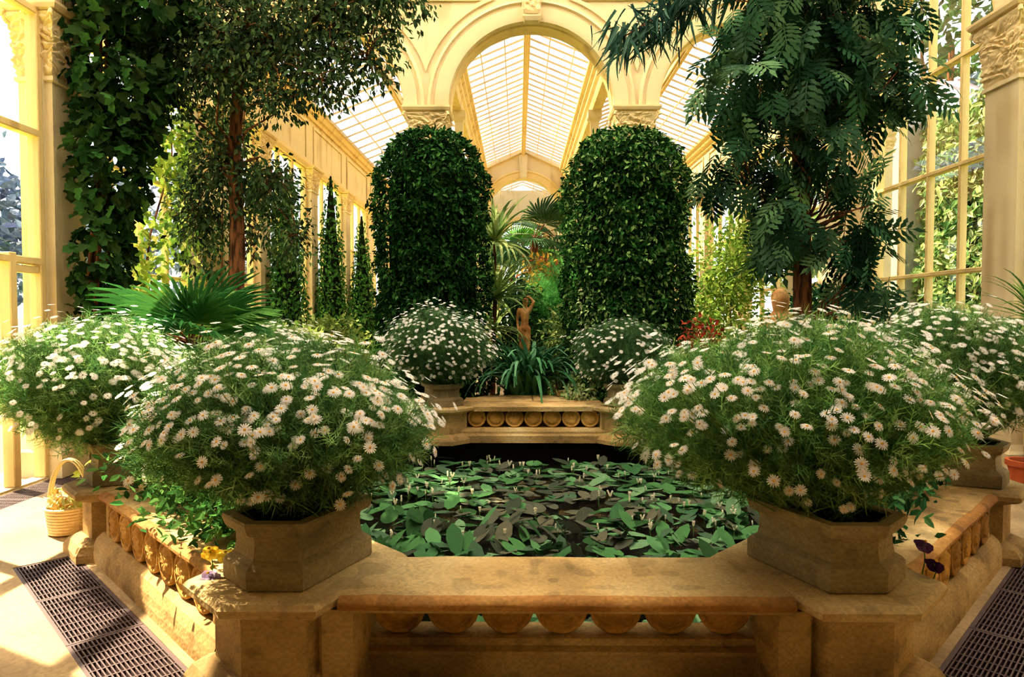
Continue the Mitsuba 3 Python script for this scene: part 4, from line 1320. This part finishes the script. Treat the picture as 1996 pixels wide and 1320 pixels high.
# --- spiky plant at the edge by the pilaster
rng = np.random.default_rng(212)
sp = thing('spiky_palm', 'fresh green spiky leaved palm in front of the carved pilaster', 'palm')
put('trunk', tube([[4.35, 5.75, 0], [4.33, 5.75, .8], [4.36, 5.75, 1.55]], [.06, .05, .05], 8), 'bark', sp, smooth=True)
vs = [mikit.ply(strap(6, .022, cu), 'leaf', color=np.tile(lin(h), (21, 1))) for cu, h in ((.5, '5d8a3c'), (.9, '7aa04a'), (1.3, '456f30'))]
for i in range(75):
    az, e = rng.uniform(0, 6.28), rng.uniform(-.3, 1.3)
    d = np.array([math.cos(az) * math.cos(e), math.sin(az) * math.cos(e), math.sin(e)])
    R = frames(d[None], np.array([[0, 0, 1.0]]) + rng.normal(0, .1, (1, 3)))[0]
    put('leaf', vs[i % 3], None, sp, to=mat4(R, [4.36, 5.75, 1.55], rng.uniform(.45, .72)))

# --- the ferny tree on the leafy side
rng = np.random.default_rng(220)
ft = thing('tree', 'reddish brown trunk with dark ferny compound leaves', 'tree')
tk = np.array([[3.10, 7.4, 0], [3.08, 7.4, 1.3], [3.05, 7.4, 2.5], [3.02, 7.4, 3.6], [2.92, 7.4, 4.6], [2.85, 7.4, 5.6], [2.8, 7.4, 6.6]])
put('trunk', tube(tk, [.105, .098, .092, .085, .075, .06, .03], 10), 'bark', ft, smooth=True)
blobs = [((2.75, 7.2, 4.75), (.75, .5, .5), 1.3), ((3.55, 7.15, 4.5), (.55, .45, .5), 1.2), ((2.35, 7.15, 4.1), (.42, .4, .42), 1.0), ((3.05, 7.1, 4.0), (.45, .4, .4), 1.1), ((3.75, 7.1, 4.0), (.4, .35, .3), 1.0), ((2.2, 7.15, 3.2), (.4, .35, .25), .8), ((2.75, 7.2, 3.3), (.28, .3, .5), 1.1),
         ((3.4, 7.2, 3.35), (.32, .3, .45), 1.1), ((2.72, 7.2, 2.68), (.3, .3, .42), 1.1), ((3.45, 7.2, 2.55), (.32, .3, .5), 1.1), ((3.7, 7.25, 2.0), (.3, .3, .3), .5), ((2.9, 7.3, 5.6), (1.1, .6, .5), 1.0)]
data = leaf_cloud(rng, blobs, 820, PINN, (.30, .46), ('1c3a26', '2b4f34', '152e1e', '3c5e40', '5c8058'), droop=.9, flat=.9, hollow=.3)
put_leaf_parts(ft, PINN, 'leaf', data, n_parts=300, ncol=10, score=-data[0][:, 1] - np.maximum(0, data[0][:, 2] - 5.2) * 3)
put('branches', cat_meshes([twigs(rng, tk[np.argmin(np.abs(tk[:, 2] - b[0][2] + .35))], [b[0]] + list(np.array(b[0]) + dirs(rng, 5) * np.array(b[1]) * .9), .022, .005, .05) for b in blobs]), 'bark', ft)

# --- drooping branch with long hanging leaves in front of the arcade
rng = np.random.default_rng(221)
hb = thing('drooping_branch', 'drooping branch of long blue-green leaves before the arcade column', 'branch')
pth = np.array([[3.1, 7.6, 6.4], [2.5, 7.9, 5.75], [2.05, 8.0, 5.35], [1.6, 8.0, 5.05], [1.15, 8.0, 4.80]])
put('stem', tube(pth, [.04, .032, .025, .016, .006], 7), 'bark', hb)
vs = [mikit.ply(strap(5, .045, .5, .9), 'leaf', color=np.tile(lin(h), (18, 1))) for h in ('26443a', '35564a', '1c352e', '4a6a5c')]
for i in range(300):
    q = rng.random() ** .8
    k = q * 4 - 1e-6
    b = pth[int(k)] * (1 - k % 1) + pth[int(k) + 1] * (k % 1)
    if b[2] > 5.6:
        k = rng.uniform(1.6, 3.9)
        b = pth[int(k)] * (1 - k % 1) + pth[int(k) + 1] * (k % 1)
    b = b + rng.normal(0, 1, 3) * [.16, .18, .10]
    d = rng.normal(0, .45, 3) + [-.25, 0, -.75]
    d /= np.linalg.norm(d)
    R = frames(d[None], rng.normal(0, 1, (1, 3)) + [[0, -.6, .4]])[0]
    put('leaf', vs[i % 4], None, hb, to=mat4(R, b, rng.uniform(.26, .46)))


# --- shrubs and ferns behind the pond
def shrub(label, p, r, h, n, tm, size, cols, seed, bsdf='leaf', cat='shrub', name='shrub'):
    rng = np.random.default_rng(seed)
    t = thing(name, label, cat)
    x, y = p
    blobs = [((x, y, h * .5), (r * .9, r * .8, h * .5), 1.2)] + [((x + rng.uniform(-.6, .6) * r, y + rng.uniform(-.5, .3) * r, h * rng.uniform(.45, .9)), (r * .5, r * .45, h * .18)) for _ in range(5)]
    put_leaves('foliage', scatter(tm, *leaf_cloud(rng, blobs, n, tm, size, cols, droop=.2, hollow=.25)), bsdf, t, kind='stuff')
    st = twigs(rng, np.array([x, y, 0.0]), [np.array(b[0]) for b in blobs], .025, .006)
    put('stems', st, 'bark', t)
    return t


shrub('yellow-green bushy shrub between the brighter ivy pillar and the ferny tree', (3.55, 11.8), .9, 3.5, 5200, OVAL, (.07, .13), ('8fae4c', '7a9c40', 'a9bf5e', '5f8536'), 301)
shrub('dark glossy shrub at the foot of the brownish pilaster', (3.9, 9.4), .6, 1.9, 2200, OVAL, (.08, .14), ('274f30', '35633c', '1d3c26'), 302, 'glossy_leaf')
shrub('small red leaved shrub beside the rear daisies', (2.35, 8.95), .30, 1.58, 800, OVAL, (.06, .10), ('a0382c', '7c2a22', 'c25a40', '8a4a34'), 303)
shrub('ferny soft green shrub in the middle of the nave', (.75, 12.6), .75, 2.45, 5200, SPRAYS[0], (.16, .30), ('4f9a4a', '3f8040', '66b05a'), 304, 'soft_leaf')
shrub('mixed leafy shrub behind the clay statue', (.75, 11.4), .55, 1.75, 3000, OVAL, (.06, .12), ('7c9256', '5f7a44', '97a868', '4a6438'), 305)
shrub('dark shrub filling the gap behind the dracaena', (-.1, 12.0), .6, 2.2, 2400, OVAL, (.08, .14), ('2a4a2a', '1e381f', '3a5c34'), 306)
shrub('orange and yellow flowered shrub deep in the nave', (.55, 13.6), .5, 2.75, 1500, OVAL, (.09, .15), ('b0883a', 'c9a23e', '8a4a2c', '5a6a34'), 307)
shrub('pale yellow-green plants under the aisle windows', (-2.75, 8.4), .62, 1.45, 2600, OVAL, (.06, .12), ('a8b868', '8aa04e', 'c4cc86'), 308)
shrub('light foliage along the aisle floor past the arcade', (-3.2, 12.0), .8, 1.5, 2600, OVAL, (.08, .14), ('8aa050', '6c8a40', 'a0b468'), 309)
shrub('dark undergrowth between the ivy pillars and the statue', (1.2, 11.9), .55, 1.6, 2200, OVAL, (.07, .12), ('3c5c30', '2c4826', '557040'), 310)
shrub('dark palm-like thicket behind the tall fan palm', (1.0, 17.0), 1.0, 3.5, 2800, OVAL, (.12, .2), ('3c5a3c', '2c482e', '50704c'), 311)
shrub('dark glossy shrub under the window bars', (4.35, 8.2), .5, 1.5, 2000, OVAL, (.09, .15), ('1f4030', '2c5540', '183226'), 312, 'glossy_leaf')
# trailing ivy at the foot of the brighter pillar, spilling on the slab
rng = np.random.default_rng(320)
ti = thing('trailing_ivy', 'pale sunlit ivy trailing onto the slab end', 'ivy')
blobs = [((.98, 9.6, .72), (.22, .22, .22)), ((.85, 9.45, .55), (.25, .2, .10)), ((1.05, 9.65, 1.1), (.18, .18, .4)), ((1.0, 9.6, 1.7), (.16, .16, .4), .7)]
put_leaves('foliage', scatter(OVAL, *leaf_cloud(rng, blobs, 1500, OVAL, (.05, .09), ('b0c888', 'cddba6', '8fb068'), droop=.5)), 'leaf', ti, kind='stuff')
put('stems', cat_meshes([tube([[1.1, 9.7, .46], [1.0, 9.6, 1.0], [1.05, 9.65, 2.0]], [.01, .008, .004], 5), tube([[1.1, 9.7, .5], [.8, 9.45, .52]], [.008, .004], 5)]), 'bark', ti)

# --- low bedding inside the diagonal parapets
def bedding(label, a, b, seed, cols, w=.46, n=5200, zz=(.45, .72), nshift=-.03):
    rng = np.random.default_rng(seed)
    t = thing('bedding_plant', label, 'bedding plants')
    a, b = np.array(a), np.array(b)
    u = (b - a) / np.linalg.norm(b - a)
    nrm = np.array([u[1], -u[0]])
    if nrm @ ((a + b) / 2 - POND_C) < 0:
        nrm = -nrm
    q = rng.random(n)
    o = rng.normal(0, w * .4, n) + nshift
    xy = a + np.outer(q, b - a) + np.outer(o, nrm)
    top = zz[1] * (.75 + .5 * meshkit.noise(np.c_[xy * 5, np.zeros(n)], seed))
    z = zz[0] + (top - zz[0]) * rng.random(n) ** .6
    P = np.c_[xy, z]
    put_leaves('foliage', scatter(OVAL, P, rng.normal(0, .6, (n, 3)) + [0, 0, .25], rng.normal(0, .5, (n, 3)) + [0, 0, .8], rng.uniform(.045, .085, n), tint(rng, n, cols, .22)), 'leaf', t, kind='stuff')
    put('trough', obox(a, u, nrm, 0, np.linalg.norm(b - a), -.42, -.12, -.6, .36), 'soil', t)
    return t


bedding('low bedding plants hanging over the diagonal parapet with yellow discs', V8[7] + [.35, -.2], V8[0] + [-.2, .25], 401, ('4c8040', '3a6a34', '649850', '2c5028'))
bedding('dark bedding plants hanging over the shaded diagonal parapet', V8[2] + [-.35, -.2], V8[1] + [.2, .25], 402, ('35643a', '28502e', '4a7c48', '1f3f26'), w=.30, n=3400, zz=(.45, .64), nshift=-.10)
bedding('bedding plants trailing over the corner by the sunny pedestal', V8[7] + [.05, .3], V8[6] + [.05, -.3], 403, ('5a8a44', '7aa458', '44703a'), nshift=.0)
bedding('bedding plants trailing over the corner by the shaded pedestal', V8[2] + [-.05, .3], V8[3] + [-.05, -.3], 404, ('2f5a34', '244628', '3d6c40'), nshift=.0)

# --- pansies
def pansy(label, p, h, cols, seed):
    rng = np.random.default_rng(seed)
    t = thing('pansy', label, 'flower')
    p = np.array(p, float)
    top = p + [rng.normal(0, .01), -.02, h]
    put('stem', tube([p, (p + top) / 2 + [.01, 0, 0], top], [.003, .0025, .002], 5), 'leaf', t, color=np.tile(lin('5a8a3c'), (15, 1)))
    V, F, C = [], [], []
    for i, a in enumerate((-.65, .65, 1.9, -1.9, 3.14)):
        b = len(V)
        r = .019 if i < 4 else .023
        cc = np.array([math.sin(a) * r * .8, -.006 - .002 * i, math.cos(a) * r * .8])
        V += [list(cc)] + [[cc[0] + r * math.sin(k * .785), cc[1] + .003 * math.cos(k * 1.57), cc[2] + r * math.cos(k * .785)] for k in range(8)]
        C += [lin(cols[i % len(cols)])] * 9
        F += [[b, b + 1 + k, b + 1 + (k + 1) % 8] for k in range(8)]
    R = rot_to(np.array([.05, -.55, .8]), 0.0)
    base_ = np.array(V) @ np.array([[1, 0, 0], [0, 0, -1], [0, 1, 0]]).T * 1.2
    put('petals', (base_ @ R.T + top, np.array(F)), 'petal', t, color=np.array(C))
    put('eye', (lathe([(.007, .0), (.005, .004), (0, .005)], 8).vertices @ R.T + top + R[:, 2] * .020, lathe([(.007, .0), (.005, .004), (0, .005)], 8).faces), 'flower_eye', t)


pansy('yellow pansy nodding over the coping by the planter', (-1.36, 2.98, .44), .13, ('e8d04a', 'd8b838'), 1)
pansy('second yellow pansy close against the planter rim', (-1.29, 2.99, .44), .11, ('e2dc70', 'cfc048'), 2)
pansy('pale lilac pansy hanging low under the yellow ones', (-1.36, 2.93, .44), .04, ('9a8ab8', 'b0a4c8'), 3)
pansy('dark purple pansy above the shaded diagonal coping', (1.81, 3.04, .44), .15, ('5a3a62', '7c5a80'), 4)
pansy('deep violet pansy just below the purple one', (1.83, 2.99, .44), .08, ('3a2040', '2c1834'), 5)

# --- pots and basket by the sunny pedestal
pt = thing('terracotta_pot', 'terracotta pot with trailing plants beside the sunny pedestal', 'pot')
px, py = -3.07, 5.22
mv = lambda m, x, y, z=0: (m.vertices + [x, y, z], m.faces)
put('body', mv(lathe([(0, 0), (.13, 0), (.17, .28), (.195, .28), (.195, .34), (.165, .34), (.155, .26), (0, .26)], 24), px, py), 'terracotta', pt, smooth=35)
rng = np.random.default_rng(501)
put_leaves('plant', scatter(OVAL, *leaf_cloud(rng, [((px, py, .42), (.2, .2, .14)), ((px - .14, py - .1, .28), (.14, .12, .16))], 420, OVAL, (.05, .1), ('a8b850', '7f9c44', 'c8cc70'), droop=.7)), 'leaf', pt)
bk = thing('basket', 'pale cane basket with a hooped handle in full sun', 'basket')
bx, by = -3.34, 5.0
W = []
for i in range(9):
    z = .02 + .022 * i
    r = .13 + .02 * i / 8
    a = np.linspace(0, 2 * np.pi, 25)
    W.append(tube(np.c_[bx + r * np.cos(a), by + r * np.sin(a), np.full(25, z)], .011, 5))
put('bowl', cat_meshes(W + [mv(lathe([(0, .01), (.125, .01), (.145, .2)], 20), bx, by) and trimesh.Trimesh(*mv(lathe([(0, .01), (.125, .01), (.145, .2)], 20), bx, by), process=False)]), 'cane', bk)
a = np.linspace(0, np.pi, 20)
put('handle', cat_meshes([tube(np.c_[bx + .15 * np.cos(a), np.full(20, by + d), .2 + .34 * np.sin(a)], .011, 6) for d in (0, .03)]), 'cane', bk)
rng = np.random.default_rng(502)
put_leaves('plant', scatter(OVAL, *leaf_cloud(rng, [((bx, by, .24), (.12, .12, .08))], 160, OVAL, (.04, .08), ('d8d8a0', 'b8c070', 'f0e8c8', 'd0a050'), droop=.2)), 'leaf', bk)
rp = thing('terracotta_pot', 'red terracotta pot on the dwarf wall ledge under the pilaster', 'pot')
put('body', mv(lathe([(0, 0), (.10, 0), (.14, .22), (.16, .22), (.16, .27), (.13, .27), (.12, .2), (0, .2)], 20), 4.72, 6.35, .0), 'terracotta', rp, smooth=35)
put('soil', mv(lathe([(0, .235), (.125, .235), (.125, .2)], 16), 4.72, 6.35, .0), 'soil', rp)

# --- statues
st = thing('statue', 'small clay nude statue with one arm raised to its head', 'statue')
J = {k: (np.array(p) + [.10, 10.75, .93], r) for k, (p, r) in {
    'pel': ((0, 0, .50), .075), 'wst': ((.005, 0, .60), .058), 'chs': ((.0, .0, .73), .078), 'shl': ((-.085, .0, .78), .034), 'shr': ((.085, 0, .79), .034), 'nek': ((.01, 0, .83), .028), 'hd0': ((.015, -.01, .90), .045), 'hd1': ((.015, -.012, .925), .046),
    'hpl': ((-.04, 0, .47), .062), 'hpr': ((.04, 0, .47), .062), 'knl': ((-.045, -.03, .25), .040), 'knr': ((.05, 0, .25), .042), 'anl': ((-.05, .0, .04), .024), 'anr': ((.05, .02, .04), .026), 'tol': ((-.055, -.07, .018), .018), 'tor': ((.06, -.05, .018), .018),
    'ell': ((-.115, .01, .64), .024), 'wrl': ((-.105, -.03, .52), .018), 'hal': ((-.10, -.045, .47), .016), 'elr': ((.145, -.02, .90), .024), 'wrr': ((.075, -.03, .985), .018), 'har': ((.035, -.03, .985), .018)}.items()}
B = [('pel', 'wst'), ('wst', 'chs'), ('chs', 'shl'), ('chs', 'shr'), ('chs', 'nek'), ('nek', 'hd0'), ('hd0', 'hd1'), ('pel', 'hpl'), ('pel', 'hpr'), ('hpl', 'knl'), ('hpr', 'knr'), ('knl', 'anl'), ('knr', 'anr'), ('anl', 'tol'), ('anr', 'tor'), ('shl', 'ell'), ('ell', 'wrl'), ('wrl', 'hal'), ('shr', 'elr'), ('elr', 'wrr'), ('wrr', 'har')]
put('figure', blob(J, B, .014, 10), 'statue_clay', st, smooth=True)
put('plinth', loft(rect(-.05, .25, 10.6, 10.9), [(.03, 0), (.03, .08), (0, .1), (0, .85), (.03, .87), (.03, .94)]), 'coping_stone', st)
bu = thing('bust', 'weathered brown carved figure rising behind the largest daisy bush', 'statue')
J = {k: (np.array(p) + [3.05, 7.95, 1.2], r) for k, (p, r) in {'b': ((0, 0, .1), .17), 's': ((0, 0, .34), .15), 'sl': ((-.12, 0, .33), .085), 'sr': ((.12, 0, .33), .085), 'n': ((-.01, 0, .46), .075), 'h': ((-.015, -.02, .58), .10), 'h2': ((-.015, .0, .63), .10), 'k': ((-.02, -.13, .22), .06), 'a': ((-.14, -.08, .15), .05)}.items()}
put('figure', blob(J, [('b', 's'), ('s', 'sl'), ('s', 'sr'), ('s', 'n'), ('n', 'h'), ('h', 'h2'), ('sl', 'a'), ('a', 'k'), ('b', 'k')], .02, 6), 'statue_clay', bu, smooth=True)
put('plinth', loft(rect(2.87, 3.23, 7.77, 8.13), [(.04, 0), (.04, .1), (0, .12), (0, 1.1), (.04, 1.13), (.04, 1.2)]), 'coping_stone', bu)

# ------------------------------------------------------------------ outside
def out_tree(label, p, h, r, n, cols, seed, size=(.3, .55), tm=OVAL, bsdf='leaf'):
    rng = np.random.default_rng(seed)
    t = thing('garden_tree', label, 'tree')
    x, y = p
    blobs = [((x, y, h * .6 - .7), (r, r, h * .38), 1.5)] + [((x + rng.uniform(-.7, .7) * r, y + rng.uniform(-.7, .7) * r, h * rng.uniform(.3, .9) - .7), (r * .5, r * .5, h * .16)) for _ in range(7)]
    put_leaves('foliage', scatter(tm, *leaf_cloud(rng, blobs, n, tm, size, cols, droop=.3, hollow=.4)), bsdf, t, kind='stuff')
    base = np.array([x, y, -.72])
    put('trunk', cat_meshes([tube([base, base + [0, .1, h * .35], base + [.1, 0, h * .7]], [.22, .17, .08], 8), twigs(rng, base + [0, 0, h * .4], [np.array(b[0]) for b in blobs], .07, .02, .15)]), 'bark', t)


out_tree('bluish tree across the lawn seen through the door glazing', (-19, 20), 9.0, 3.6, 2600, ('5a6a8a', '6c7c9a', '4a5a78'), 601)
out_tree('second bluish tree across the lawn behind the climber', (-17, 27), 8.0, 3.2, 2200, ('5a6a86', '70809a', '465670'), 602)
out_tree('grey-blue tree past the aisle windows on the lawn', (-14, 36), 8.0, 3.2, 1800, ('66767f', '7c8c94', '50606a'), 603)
rng = np.random.default_rng(610)
bank = thing('creeper_bank', 'creeper covered bank of speckled leaves outside the tall arched window', 'creeper')
n = 26000
yy, zz = rng.uniform(8.0, 19.0, n), rng.uniform(-.6, 8.2, n)
xx = 8.2 + .9 * meshkit.fbm(np.c_[yy * .7, zz * .7, np.zeros(n)], 3, seed=9) + .35 * rng.random(n) + .06 * zz
hole = (yy > 13.3) & (zz > 6.0)
P = np.c_[xx, yy, zz]
C = tint(rng, n, ('7f9a5a', '5c7f46', 'a0b070', '3f6238', 'b4bf8a'), .25)
keep = ~hole
put_leaves('leaves', scatter(OVAL, P[keep], rng.normal(0, .6, (n, 3))[keep] - [0, 0, .5], (rng.normal(0, .45, (n, 3)) + [-.8, -.25, .5])[keep], rng.uniform(.13, .24, n)[keep], C[keep]), 'leaf', bank, kind='stuff')
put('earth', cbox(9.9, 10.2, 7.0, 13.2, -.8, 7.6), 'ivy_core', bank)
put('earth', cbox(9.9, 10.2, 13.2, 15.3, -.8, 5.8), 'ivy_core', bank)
out_tree('dark green tree above the glass lean-to outside', (13.0, 21.0), 15.0, 3.6, 4200, ('24502a', '336638', '1a3a20'), 604, (.3, .5))
out_tree('tree crown over the creeper bank beside the pilaster', (9.8, 8.0), 9.5, 2.0, 2200, ('5a7f44', '7c9a5c', '3c5f34'), 605, (.16, .3))
out_tree('bright leafy tree past the leafy side aisle windows', (10.5, 22.0), 8.5, 2.8, 2200, ('7c9a58', '9ab070', '5a7c44'), 606, (.25, .42))
